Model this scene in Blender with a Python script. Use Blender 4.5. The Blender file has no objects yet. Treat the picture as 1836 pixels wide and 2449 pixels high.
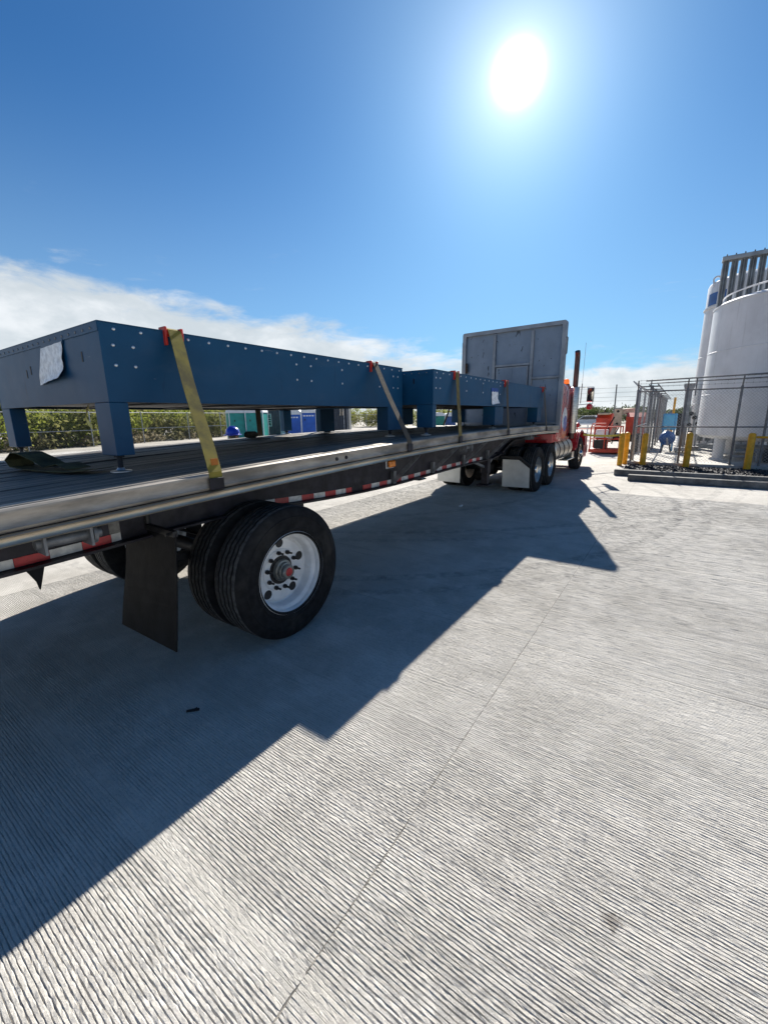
import bpy, math, random
import numpy as np
from mathutils import Vector, Matrix
random.seed(7); rng = np.random.default_rng(7)
rad = math.radians
scene = bpy.context.scene
COL = scene.collection

# ------------------------------------------------------------------ camera
W0, H0, F0 = 1836.0, 2449.0, 1005.0
CAMH = 1.66
YAW, PITCH, ROLL = rad(34.8), rad(12.8), rad(-0.8)
fw = Vector((math.cos(YAW)*math.cos(PITCH), math.sin(YAW)*math.cos(PITCH), -math.sin(PITCH)))
rt = Vector((math.sin(YAW), -math.cos(YAW), 0)); up = rt.cross(fw)
r2 = rt*math.cos(ROLL) + up*math.sin(ROLL); u2 = -rt*math.sin(ROLL) + up*math.cos(ROLL)
cd = bpy.data.cameras.new('camera'); cam = bpy.data.objects.new('camera', cd); COL.objects.link(cam)
cam.matrix_world = Matrix(((r2.x, u2.x, -fw.x, 0), (r2.y, u2.y, -fw.y, 0), (r2.z, u2.z, -fw.z, CAMH), (0, 0, 0, 1)))
cd.sensor_fit = 'VERTICAL'; cd.sensor_height = 36.0; cd.lens = 36.0*F0/H0
cd.clip_start = 0.05; cd.clip_end = 3000
scene.camera = cam

scene.cycles.max_bounces = 6; scene.cycles.diffuse_bounces = 3; scene.cycles.glossy_bounces = 3
# ------------------------------------------------------------------ light
SUN_EL, SUN_AZ = rad(32.3), rad(19.35)
sdir = Vector((math.cos(SUN_EL)*math.cos(SUN_AZ), math.cos(SUN_EL)*math.sin(SUN_AZ), math.sin(SUN_EL)))
ld = bpy.data.lights.new('sun', 'SUN'); sun = bpy.data.objects.new('sun', ld); COL.objects.link(sun)
sun.rotation_euler = sdir.to_track_quat('Z', 'Y').to_euler()
ld.energy = 5.0; ld.angle = rad(0.5); ld.color = (1.0, 0.95, 0.87)
scene.view_settings.view_transform = 'Standard'; scene.view_settings.look = 'None'
scene.view_settings.gamma = 1.0; scene.view_settings.exposure = 1.0
try: scene.view_settings.use_curve_mapping = False
except Exception: pass

class NT:
    def __init__(s, nt): s.nt = nt
    def n(s, typ, **kw):
        nd = s.nt.nodes.new(typ)
        for k, v in kw.items(): setattr(nd, k, v)
        return nd
    def l(s, a, b): s.nt.links.new(a, b)
    def put(s, inp, v):
        if hasattr(v, 'bl_rna') and hasattr(v, 'is_linked'): s.l(v, inp)
        else: inp.default_value = v
    def m(s, op, a, b=None, c=None, clamp=False):
        nd = s.n('ShaderNodeMath', operation=op, use_clamp=clamp)
        s.put(nd.inputs[0], a)
        if b is not None: s.put(nd.inputs[1], b)
        if c is not None: s.put(nd.inputs[2], c)
        return nd.outputs[0]
    def dot(s, a, vec):
        nd = s.n('ShaderNodeVectorMath', operation='DOT_PRODUCT'); s.l(a, nd.inputs[0]); nd.inputs[1].default_value = vec
        return nd.outputs['Value']
    def ss(s, v, a, b, lo=0.0, hi=1.0):
        nd = s.n('ShaderNodeMapRange', interpolation_type='SMOOTHSTEP'); s.put(nd.inputs[0], v)
        nd.inputs[1].default_value = a; nd.inputs[2].default_value = b; nd.inputs[3].default_value = lo; nd.inputs[4].default_value = hi
        return nd.outputs[0]
    def noise(s, vec, scale, detail=4, rough=.55, dist=0.0, out='Fac'):
        nd = s.n('ShaderNodeTexNoise'); nd.inputs['Scale'].default_value = scale; nd.inputs['Detail'].default_value = detail
        nd.inputs['Roughness'].default_value = rough; nd.inputs['Distortion'].default_value = dist
        if vec is not None: s.l(vec, nd.inputs['Vector'])
        return nd.outputs[out]
    def mix(s, fac, a, b, blend='MIX'):
        nd = s.n('ShaderNodeMix', data_type='RGBA', blend_type=blend)
        s.put(nd.inputs[0], fac)
        for i, v in ((6, a), (7, b)):
            if hasattr(v, 'is_linked'): s.l(v, nd.inputs[i])
            else: nd.inputs[i].default_value = (*v[:3], 1) if len(v) == 3 else v
        return nd.outputs[2]
    def map(s, vec, scale=(1, 1, 1), rot=(0, 0, 0), loc=(0, 0, 0)):
        nd = s.n('ShaderNodeMapping'); s.l(vec, nd.inputs[0]); nd.inputs['Scale'].default_value = scale
        nd.inputs['Rotation'].default_value = rot; nd.inputs['Location'].default_value = loc
        return nd.outputs[0]

# ------------------------------------------------------------------ world: Nishita sky, sun aureole, clouds
world = bpy.data.worlds.new('World'); scene.world = world; world.use_nodes = True
T = NT(world.node_tree); world.node_tree.nodes.clear()
sky = T.n('ShaderNodeTexSky', sky_type='NISHITA'); sky.sun_disc = False
sky.sun_elevation = SUN_EL; sky.sun_rotation = math.pi/2 - SUN_AZ
sky.air_density = 1.0; sky.dust_density = 0.35; sky.ozone_density = 2.2; sky.altitude = 0
tc = T.n('ShaderNodeTexCoord').outputs['Generated']
nrm = T.n('ShaderNodeVectorMath', operation='NORMALIZE'); T.l(tc, nrm.inputs[0]); D = nrm.outputs[0]
sep = T.n('ShaderNodeSeparateXYZ'); T.l(D, sep.inputs[0]); dz = sep.outputs['Z']
skyc = T.mix(1.0, sky.outputs[0], (0.26, 0.64, 0.98), 'MULTIPLY')
skyc = T.mix(T.ss(dz, 0.0, 0.55, 0.48, 0.0), skyc, (4.6, 7.1, 9.3))
# clouds: a bank whose upper edge slants down towards the sun side, wisps on the right
lowb = T.m('SUBTRACT', 0.135, dz)
PLN = Vector((0.2, 0.2, 0.9))
def ray(x, y):
    k = 1836/1658; return (fw + r2*((x*k-W0/2)/F0) - u2*((y*k-H0/2)/F0)).normalized()
pl = ray(0, 575).cross(ray(980, 772)).normalized()
if pl.z > 0: pl = -pl
bank = T.dot(D, tuple(pl))
cl = T.n('ShaderNodeVectorMath', operation='DIVIDE'); T.l(D, cl.inputs[0])
cz = T.m('ADD', T.m('MAXIMUM', dz, 0.0), 0.10); cmb = T.n('ShaderNodeCombineXYZ')
for i in range(3): T.l(cz, cmb.inputs[i])
T.l(cmb.outputs[0], cl.inputs[1])
n1 = T.noise(T.map(cl.outputs[0], (1, 1, 0.2)), 1.5, 8, .56, .25)
n2 = T.noise(T.map(D, (1, 1, 3.2), loc=(3.1, .4, 1.2)), 9.0, 7, .6, .35)
base = T.m('MAXIMUM', T.m('ADD', T.m('MULTIPLY', bank, 9.0), .26), T.m('SUBTRACT', T.m('MULTIPLY', lowb, 7.0), .02))
base = T.m('MINIMUM', base, .9)
dens = T.m('ADD', base, T.m('ADD', T.m('MULTIPLY', T.m('SUBTRACT', n1, .5), .8), T.m('MULTIPLY', T.m('SUBTRACT', n2, .5), 1.15)))
mask = T.ss(dens, 0.02, 0.50)
wis = T.noise(T.map(D, (1, 1, 4.5), loc=(8.3, 2.2, .7)), 7.0, 6, .62, .3)
wm = T.m('MULTIPLY', T.ss(wis, .64, .80), T.ss(dz, .42, .10))
mask = T.m('MAXIMUM', mask, T.m('MULTIPLY', wm, .35))
sh = T.noise(T.map(D, (1, 1, 2.4), loc=(1.7, 5.2, .3)), 5.5, 6, .6, .2)
ccol = T.mix(T.ss(sh, .38, .68), (6.6, 7.2, 7.6), (9.4, 9.7, 9.9))
allsky = T.mix(T.m('MULTIPLY', mask, .93), skyc, ccol)
# aureole round the sun (forward scattering in the air)
ang = T.m('MULTIPLY', T.m('ARCCOSINE', T.m('MINIMUM', T.dot(D, tuple(sdir)), 1.0)), 180/math.pi)
core = T.m('MULTIPLY', T.m('EXPONENT', T.m('MULTIPLY', T.m('POWER', T.m('DIVIDE', ang, 1.30), 2.0), -1.0)), 60.0)
halo = T.m('MULTIPLY', T.m('EXPONENT', T.m('DIVIDE', ang, -3.7)), 9.5)
wide = T.m('MULTIPLY', T.m('EXPONENT', T.m('DIVIDE', ang, -12.0)), 1.5)
aur = T.n('ShaderNodeVectorMath', operation='SCALE'); aur.inputs[0].default_value = (1, .93, .83)
T.l(T.m('ADD', core, T.m('ADD', halo, wide)), aur.inputs['Scale'])
addn = T.mix(1.0, allsky, aur.outputs[0], 'ADD')
bg = T.n('ShaderNodeBackground'); T.l(addn, bg.inputs[0]); bg.inputs[1].default_value = 0.0501
T.l(bg.outputs[0], T.n('ShaderNodeOutputWorld').inputs[0])

# ------------------------------------------------------------------ materials
MATS = {}
def mat(name, col, rough=.6, metal=0.0, var=.12, vs=6.0, bump=0.0, bs=60.0, spec=.5, col2=None, stretch=(1, 1, 1), emit=None, trans=0.0, coat=0.0, rvar=.12):
    if name in MATS: return MATS[name]
    m = bpy.data.materials.new(name); m.use_nodes = True; t = NT(m.node_tree)
    b = m.node_tree.nodes['Principled BSDF']
    oc = t.n('ShaderNodeTexCoord').outputs['Object']
    v = t.map(oc, stretch)
    nz = t.noise(v, vs, 6, .6)
    c2 = col2 if col2 else tuple(max(0, c*(1-var*2.2)) for c in col)
    c1 = tuple(min(1, c*(1+var)) for c in col)
    t.l(t.mix(t.ss(nz, .3, .7), c2, c1), b.inputs['Base Color'])
    t.l(t.m('ADD', rough - rvar/2, t.m('MULTIPLY', t.noise(v, vs*2.3, 4), rvar), clamp=True), b.inputs['Roughness'])
    b.inputs['Metallic'].default_value = metal; b.inputs['Specular IOR Level'].default_value = spec
    if coat: b.inputs['Coat Weight'].default_value = coat; b.inputs['Coat Roughness'].default_value = .08
    if trans: b.inputs['Transmission Weight'].default_value = trans
    if emit: b.inputs['Emission Color'].default_value = (*emit[:3], 1); b.inputs['Emission Strength'].default_value = emit[3]
    if bump:
        bn = t.n('ShaderNodeBump'); bn.inputs['Strength'].default_value = 1.0; bn.inputs['Distance'].default_value = bump
        t.l(t.noise(v, bs, 5, .6), bn.inputs['Height']); t.l(bn.outputs[0], b.inputs['Normal'])
    MATS[name] = m
    return m

def concrete(name, grooved):
    m = bpy.data.materials.new(name); m.use_nodes = True; t = NT(m.node_tree)
    b = m.node_tree.nodes['Principled BSDF']
    P = t.n('ShaderNodeNewGeometry').outputs['Position']
    big = t.noise(P, .55, 5, .6, .4); mid = t.noise(P, 3.2, 6, .65, .2); fine = t.noise(P, 70, 4, .7); grit = t.noise(P, 260, 2, .6)
    strk = t.noise(t.map(P, (3.5, .35, 1)), 2.0, 5, .6)
    c = t.mix(t.ss(big, .32, .70), (.39, .368, .328), (.56, .535, .485))
    c = t.mix(t.m('MULTIPLY', t.ss(mid, .40, .68), .55), c, (.64, .612, .56))
    c = t.mix(t.m('MULTIPLY', t.ss(strk, .52, .74), .45), c, (.32, .30, .27))
    c = t.mix(t.m('MULTIPLY', t.ss(fine, .52, .70), .55), c, (.22, .21, .20))
    c = t.mix(t.m('MULTIPLY', t.ss(grit, .54, .66), .5), c, (.70, .68, .64))
    # slab-to-slab tone
    oi = t.n('ShaderNodeObjectInfo').outputs['Random']
    c = t.mix(t.m('MULTIPLY', oi, .16), c, (.30, .295, .29))
    # tyre tracks left on the concrete: arcs with a worn, broken edge
    sp = t.n('ShaderNodeSeparateXYZ'); t.l(P, sp.inputs[0])
    brk = t.noise(t.map(P, (1, 1, 1)), 9.0, 4, .7)
    for (x0, y0, R, w, amt) in TRACKS:
        d = t.m('SQRT', t.m('ADD', t.m('POWER', t.m('SUBTRACT', sp.outputs[0], x0), 2.0), t.m('POWER', t.m('SUBTRACT', sp.outputs[1], y0), 2.0)))
        e = t.m('ABSOLUTE', t.m('SUBTRACT', d, R))
        k = t.m('MULTIPLY', t.ss(e, w, w*.45), t.ss(brk, .38, .62))
        c = t.mix(t.m('MULTIPLY', k, amt), c, (.13, .127, .125))
    # an oily dried spot
    dx = t.m('SUBTRACT', sp.outputs[0], 1.30); dy = t.m('SUBTRACT', sp.outputs[1], .0)
    dd = t.m('ADD', t.m('SQRT', t.m('ADD', t.m('MULTIPLY', dx, dx), t.m('MULTIPLY', dy, dy))), t.m('MULTIPLY', t.m('SUBTRACT', t.noise(P, 30, 4, .7), .5), .16))
    c = t.mix(t.m('MULTIPLY', t.ss(dd, .04, .01), .6), c, (.12, .10, .08))
    t.l(c, b.inputs['Base Color'])
    t.l(t.m('ADD', .78, t.m('MULTIPLY', mid, .2)), b.inputs['Roughness'])
    b.inputs['Specular IOR Level'].default_value = .18
    hgt = t.m('ADD', t.m('MULTIPLY', t.noise(P, 160, 5, .7), .5), t.m('MULTIPLY', fine, .6))
    dist = .0038
    if not grooved:
        wob = t.m('ADD', sp.outputs[0], t.m('MULTIPLY', t.noise(t.map(P, (3, 1, 1)), 4.0, 3), .012))
        g = t.m('SINE', t.m('MULTIPLY', wob, 2*math.pi/.0134))
        hgt = t.m('ADD', hgt, t.m('MULTIPLY', t.ss(g, -.75, -.1), 1.3)); dist = .0028
    bn = t.n('ShaderNodeBump'); bn.inputs['Distance'].default_value = dist; bn.inputs['Strength'].default_value = 1.0
    t.l(hgt, bn.inputs['Height']); t.l(bn.outputs[0], b.inputs['Normal'])
    return m
TRACKS = [(8.5, 6.2, 6.35, .10, .38), (8.5, 6.2, 6.72, .09, .30), (12.5, 8.0, 8.9, .10, .34), (12.5, 8.0, 9.3, .09, .26), (9.6, 7.6, 5.3, .10, .3)]

M_CON = concrete('tined concrete', True); M_CONF = concrete('tined concrete far', False)
M_DIRT = mat('pale caliche ground', (.40, .37, .32), .9, 0, .15, .3, .02, 8)
M_KERB = mat('precast kerb concrete', (.17, .165, .155), .85, 0, .2, 5, .003, 70)
M_PAD = mat('compound pad concrete', (.46, .44, .40), .85, 0, .12, 2, .002, 50)
M_ALU = mat('worn aluminium', (.34, .305, .26), .5, .45, .25, 9, .0008, 40, stretch=(.25, 1, 1), rvar=.3)
M_RUBR = mat('polished rub rail ground reflection tint', (.50, .42, .31), .34, .75, .15, 9, .0005, 40, stretch=(.25, 1, 1), rvar=.2)  # tan reflection of the ground is painted into the base colour
M_ALU2 = mat('dull aluminium sheet', (.30, .31, .33), .5, .6, .1, 4, .001, 12, rvar=.3)
M_STEELD = mat('dark frame paint', (.022, .02, .028), .5, 0, .3, 8, .0005, 60, spec=.3)
M_BLACK = mat('black steel', (.012, .012, .013), .55, 0, .3, 10)
M_RUB = mat('tyre rubber', (.011, .011, .012), .8, 0, .25, 20, .0006, 200, spec=.22)
M_TREAD = mat('dusty tread rubber', (.075, .073, .07), .85, 0, .25, 30, .0008, 150, spec=.3)
M_FLAP = mat('mud flap rubber', (.009, .009, .010), .7, 0, .25, 6, .001, 30, spec=.18)
M_WOOD = mat('weathered deck wood', (.17, .148, .125), .6, 0, .4, 9, .004, 60, spec=.3, stretch=(.1, 2.6, 1), col2=(.045, .04, .036), rvar=.4)
M_RIM = mat('white steel rim', (.74, .74, .73), .38, 0, .06, 8, .0004, 60)
M_HUB = mat('hub steel', (.20, .21, .20), .42, .7, .2, 14)
M_RED = mat('red reflector', (.45, .02, .025), .3, 0, .15, 14)
M_WHT = mat('white reflector', (.62, .61, .58), .35, 0, .14, 16)
M_AMB = mat('amber lens', (.75, .22, .02), .25, 0, .2, 20)
M_BLUE = mat('blue powder coat', (.005, .068, .150), .48, 0, .05, 3, .0003, 180, spec=.3, rvar=.1)
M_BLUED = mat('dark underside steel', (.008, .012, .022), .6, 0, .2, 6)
M_ZINC = mat('zinc bolt', (.62, .63, .64), .32, .8, .1, 30)
M_STRAPY = mat('yellow webbing', (.26, .20, .025), .85, 0, .25, 7, .001, 220, col2=(.12, .095, .025))
M_STRAPO = mat('olive webbing worn', (.20, .15, .045), .88, 0, .25, 7, .001, 220, col2=(.09, .07, .03))
M_STRAPB = mat('faded brown webbing', (.06, .045, .027), .88, 0, .25, 7, .001, 220, col2=(.09, .075, .055))
M_PROT = mat('red plastic protector', (.62, .035, .018), .42, 0, .1, 10)
M_PAPER = mat('paper in plastic sleeve', (.86, .87, .89), .35, 0, .14, 26, .006, 24)
M_TAPEB = mat('blue tape', (.02, .08, .32), .6, 0, .1, 10)
M_TRED = mat('truck red paint', (.42, .012, .02), .28, 0, .06, 3, coat=.6)
M_CHR = mat('polished chrome', (.66, .64, .60), .2, 1.0, .08, 5, rvar=.15)
M_CHRD = mat('brushed tank aluminium', (.60, .57, .51), .36, .9, .12, 6, stretch=(1, 1, 6))
M_GLASS = mat('dark glass', (.02, .025, .03), .06, 0, .1, 3, spec=.8)
M_STAINL = mat('brushed flap stainless', (.60, .60, .57), .42, .35, .08, 3)
M_GALV = mat('galvanised steel', (.38, .39, .40), .45, .7, .15, 12)
M_GALVD = mat('weathered fence steel', (.20, .205, .21), .55, .5, .15, 12)
M_YEL = mat('bollard yellow paint', (.78, .39, .01), .5, 0, .1, 9)
M_TANK = mat('white tank paint', (.62, .63, .645), .42, 0, .05, 1.5)
M_TANKG = mat('grey equipment paint', (.30, .31, .32), .5, .1, .1, 3)
M_VAP = mat('vaporiser aluminium', (.30, .32, .33), .55, .4, .15, 3)
M_TBLUE = mat('sky blue equipment paint', (.06, .30, .56), .45, 0, .08, 4)
M_DBLUE = mat('deep blue paint', (.012, .09, .30), .4, 0, .1, 4)
M_LRED = mat('lift orange red paint', (.62, .06, .025), .45, 0, .1, 5)
M_CREAM = mat('boom cream paint', (.55, .46, .33), .5, 0, .12, 6)
M_TEAL = mat('teal plastic', (.008, .30, .26), .45, 0, .08, 3)
M_GRN = mat('green plastic', (.01, .24, .18), .45, 0, .08, 3)
M_PBLUE = mat('blue plastic', (.012, .11, .50), .45, 0, .08, 3)
M_PWHITE = mat('white plastic', (.72, .73, .74), .45, 0, .06, 3)
M_CONT = mat('dark grey container paint', (.055, .065, .075), .55, 0, .12, 3)
M_DOOR = mat('pale green door', (.42, .50, .50), .5, 0, .06, 3)
M_SKIN = mat('skin', (.30, .16, .10), .6, 0, .1, 10)
M_HAT = mat('blue hard hat shell', (.01, .035, .42), .3, 0, .06, 6, coat=.3)
M_CLOTH = mat('dark work cloth', (.05, .055, .07), .85, 0, .2, 9, .002, 80)
M_HIVIS = mat('lime vest cloth', (.42, .50, .05), .8, 0, .12, 9)
M_POLE = mat('pole grey', (.22, .21, .20), .8, 0, .15, 3)
M_TAPEY = mat('yellow caution tape', (.75, .58, .08), .5, 0, .1, 9)
M_GRAVEL = mat('dark crushed gravel', (.055, .055, .06), .8, 0, .5, 25)
M_LEAF = None

def wear(m, col, sc, lo, hi, amt, stretch=(1, 1, 1), rot=(0, 0, 0), dist=.6, rough=None):
    t = NT(m.node_tree); b = m.node_tree.nodes['Principled BSDF']; src = b.inputs['Base Color'].links[0].from_socket
    oc = t.n('ShaderNodeTexCoord').outputs['Object']
    s = t.noise(t.map(oc, stretch, rot), sc, 5, .6, dist)
    f = t.m('MULTIPLY', t.ss(s, lo, hi), amt)
    t.l(t.mix(f, src, col), b.inputs['Base Color'])
wear(M_BLUE, (.06, .11, .17), 2.2, .52, .8, .28, (1, 1, 2.2))
wear(M_BLUE, (.30, .33, .36), 9, .70, .735, .45, (.5, 1, 3.5), (0, .5, 0), 1.5)
wear(M_BLUE, (.004, .03, .07), 3, .62, .72, .5, (2.5, 2.5, .5))
wear(M_TANK, (.33, .32, .29), 3.2, .55, .78, .4, (3, 3, .12), dist=.2)
wear(M_TANK, (.24, .17, .11), 5, .70, .80, .35, (3, 3, .10), dist=.2)
wear(M_RIM, (.36, .32, .27), 7, .56, .8, .35)
wear(M_RUB, (.05, .046, .04), 4, .45, .8, .6)
wear(M_FLAP, (.018, .018, .018), 3, .5, .85, .5, (1, 1, .4))
wear(M_STEELD, (.075, .07, .065), 4, .5, .8, .5, (.5, 1, 1))
wear(M_TRED, (.25, .06, .05), 5, .6, .85, .4)
wear(M_LRED, (.25, .08, .05), 6, .58, .75, .5)
wear(M_ALU, (.10, .085, .07), 6, .58, .74, .6, (.35, 1, 1.5))
# ------------------------------------------------------------------ mesh builder
class MB:
    def __init__(s): s.v = []; s.f = []
    def add(s, vs, fs):
        o = len(s.v); s.v += [tuple(p) for p in vs]; s.f += [tuple(i+o for i in f) for f in fs]; return s
    def box(s, x0, x1, y0, y1, z0, z1, bev=0.0):
        if bev:
            b = min(bev, abs(x1-x0)/2.01, abs(y1-y0)/2.01, abs(z1-z0)/2.01)
            vs = []; idx = {}
            for ix, X in enumerate((x0, x1)):
                for iy, Y in enumerate((y0, y1)):
                    for iz, Z in enumerate((z0, z1)):
                        sx, sy, sz = (1, -1)[ix], (1, -1)[iy], (1, -1)[iz]
                        for a in range(3):
                            p = [X+sx*b, Y+sy*b, Z+sz*b]; p[a] = (X, Y, Z)[a]
                            idx[ix, iy, iz, a] = len(vs); vs.append(p)
            fs = []
            for a in range(3):
                for s_ in (0, 1):
                    q = []
                    for (i, j) in ((0, 0), (1, 0), (1, 1), (0, 1)):
                        c = [0, 0, 0]; c[a] = s_; c[(a+1) % 3] = i; c[(a+2) % 3] = j
                        q.append(idx[(*c, a)])
                    fs.append(q if s_ else q[::-1])
            for a in range(3):
                b1, b2 = (a+1) % 3, (a+2) % 3
                for i in (0, 1):
                    for j in (0, 1):
                        c0 = [0, 0, 0]; c0[b1] = i; c0[b2] = j; c1 = c0[:]; c1[a] = 1
                        q = [idx[(*c0, b1)], idx[(*c1, b1)], idx[(*c1, b2)], idx[(*c0, b2)]]
                        fs.append(q if (i == j) else q[::-1])
            for ix in (0, 1):
                for iy in (0, 1):
                    for iz in (0, 1):
                        q = [idx[ix, iy, iz, 0], idx[ix, iy, iz, 1], idx[ix, iy, iz, 2]]
                        fs.append(q if (ix+iy+iz) % 2 else q[::-1])
            return s.add(vs, fs)
        vs = [(x, y, z) for x in (x0, x1) for y in (y0, y1) for z in (z0, z1)]
        return s.add(vs, [(0, 1, 3, 2), (4, 6, 7, 5), (0, 4, 5, 1), (2, 3, 7, 6), (0, 2, 6, 4), (1, 5, 7, 3)])
    def tube(s, a, b, r, n=10, r1=None, cap=True):
        a = Vector(a); b = Vector(b); d = (b-a).normalized(); r1 = r if r1 is None else r1
        u = d.orthogonal().normalized(); w = d.cross(u); vs = []
        for i in range(n):
            t = 2*math.pi*i/n; e = u*math.cos(t)+w*math.sin(t); vs += [a+e*r, b+e*r1]
        fs = [(2*i, 2*((i+1) % n), 2*((i+1) % n)+1, 2*i+1) for i in range(n)]
        if cap: fs += [tuple(range(0, 2*n, 2))[::-1], tuple(range(1, 2*n, 2))]
        return s.add(vs, fs)
    def path(s, pts, r, n=8):
        for a, b in zip(pts[:-1], pts[1:]): s.tube(a, b, r, n)
        return s
    def bar(s, a, b, w, h, upv=(0, 0, 1)):
        a = Vector(a); b = Vector(b); d = (b-a).normalized(); upv = Vector(upv)
        sd = d.cross(upv)
        if sd.length < 1e-4: sd = d.cross(Vector((0, 1, 0)))
        sd.normalize(); uu = sd.cross(d)
        vs = []
        for p in (a, b):
            for (i, j) in ((-1, -1), (1, -1), (1, 1), (-1, 1)): vs.append(p+sd*(w/2*i)+uu*(h/2*j))
        return s.add(vs, [(0, 1, 2, 3), (7, 6, 5, 4), (0, 4, 5, 1), (1, 5, 6, 2), (2, 6, 7, 3), (3, 7, 4, 0)])
    def prism(s, poly, ax, a0, a1):
        """poly: 2-D points in the two other axes (order y,z / x,z / x,y); extruded along ax"""
        n = len(poly); vs = []
        for a in (a0, a1):
            for p, q in poly:
                vs.append({0: (a, p, q), 1: (p, a, q), 2: (p, q, a)}[ax])
        fs = [tuple(range(n)), tuple(range(2*n-1, n-1, -1))]+[(i, (i+1) % n+0, (i+1) % n+n, i+n)[::-1] for i in range(n)]
        return s.add(vs, fs)
    def sweep(s, prof, xs, dzf):
        """closed profile (y,z) swept along x with a z offset per station"""
        n = len(prof); vs = []
        for x in xs:
            o = dzf(x); vs += [(x, y, z+o) for y, z in prof]
        fs = []
        for k in range(len(xs)-1):
            for i in range(n):
                j = (i+1) % n; fs.append((k*n+i, k*n+j, (k+1)*n+j, (k+1)*n+i))
        fs += [tuple(range(n))[::-1], tuple(range((len(xs)-1)*n, len(xs)*n))]
        return s.add(vs, fs)
    def rev(s, prof, c, axis='y', n=40, closed=False, wob=None):
        """profile (r, a): radius and position along the axis, revolved about a line through c"""
        vs = []; m = len(prof)
        for i in range(n):
            t = 2*math.pi*i/n; ct, st = math.cos(t), math.sin(t)
            for j, (r, a) in enumerate(prof):
                if wob: a = a+wob(j, i)
                p = {'y': (r*ct, a, r*st), 'z': (r*ct, r*st, a), 'x': (a, r*ct, r*st)}[axis]
                vs.append((c[0]+p[0], c[1]+p[1], c[2]+p[2]))
        fs = []
        for i in range(n):
            for j in range(m if closed else m-1):
                k = (j+1) % m; i2 = (i+1) % n
                fs.append((i*m+j, i*m+k, i2*m+k, i2*m+j))
        return s.add(vs, fs)
    def ribbon(s, pts, wv, th=.004):
        wv = Vector(wv); vs = []
        for i, p in enumerate(pts):
            p = Vector(p); a = Vector(pts[max(0, i-1)]); b = Vector(pts[min(len(pts)-1, i+1)])
            nn = (b-a).cross(wv); nn = nn.normalized()*th/2 if nn.length > 1e-6 else Vector((0, 0, th/2))
            vs += [p-wv/2-nn, p+wv/2-nn, p+wv/2+nn, p-wv/2+nn]
        fs = []
        for i in range(len(pts)-1):
            for j in range(4): fs.append((4*i+j, 4*i+(j+1) % 4, 4*i+4+(j+1) % 4, 4*i+4+j))
        fs += [(3, 2, 1, 0), tuple(4*(len(pts)-1)+j for j in range(4))]
        return s.add(vs, fs)
    def mesh(s, name, m, smooth=False):
        me = bpy.data.meshes.new(name); me.from_pydata(s.v, [], s.f); me.materials.append(m)
        import bmesh as bmm
        bm = bmm.new(); bm.from_mesh(me); bmm.ops.recalc_face_normals(bm, faces=bm.faces); bm.to_mesh(me); bm.free()
        if smooth:
            me.polygons.foreach_set('use_smooth', [True]*len(me.polygons))
            try: me.set_sharp_from_angle(angle=rad(38))
            except Exception: pass
        return me
    def build(s, name, m, parent=None, smooth=False, kind=None):
        return link(name, s.mesh(name, m, smooth), parent, kind)
ORIG = {}
def link(name, me, parent=None, kind=None, mw=None):
    o = bpy.data.objects.new(name, me); COL.objects.link(o)
    if mw is not None: o.matrix_world = mw
    if parent is not None:
        o.parent = parent
        o.matrix_parent_inverse = Matrix.Translation(ORIG[parent.name]).inverted() if parent.name in ORIG else Matrix.Identity(4)
    if kind: o['kind'] = kind
    return o
def thing(name, label, cat, loc=(0, 0, 0), group=None):
    """an Empty at the thing's base; children are modelled in world coordinates"""
    o = bpy.data.objects.new(name, None); COL.objects.link(o); o.location = loc; o.empty_display_size = .2
    ORIG[o.name] = tuple(loc); tag(o, label, cat, group); return o
def tag(o, label, cat, group=None):
    o['label'] = label; o['category'] = cat
    if group: o['group'] = group
    return o

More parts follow.
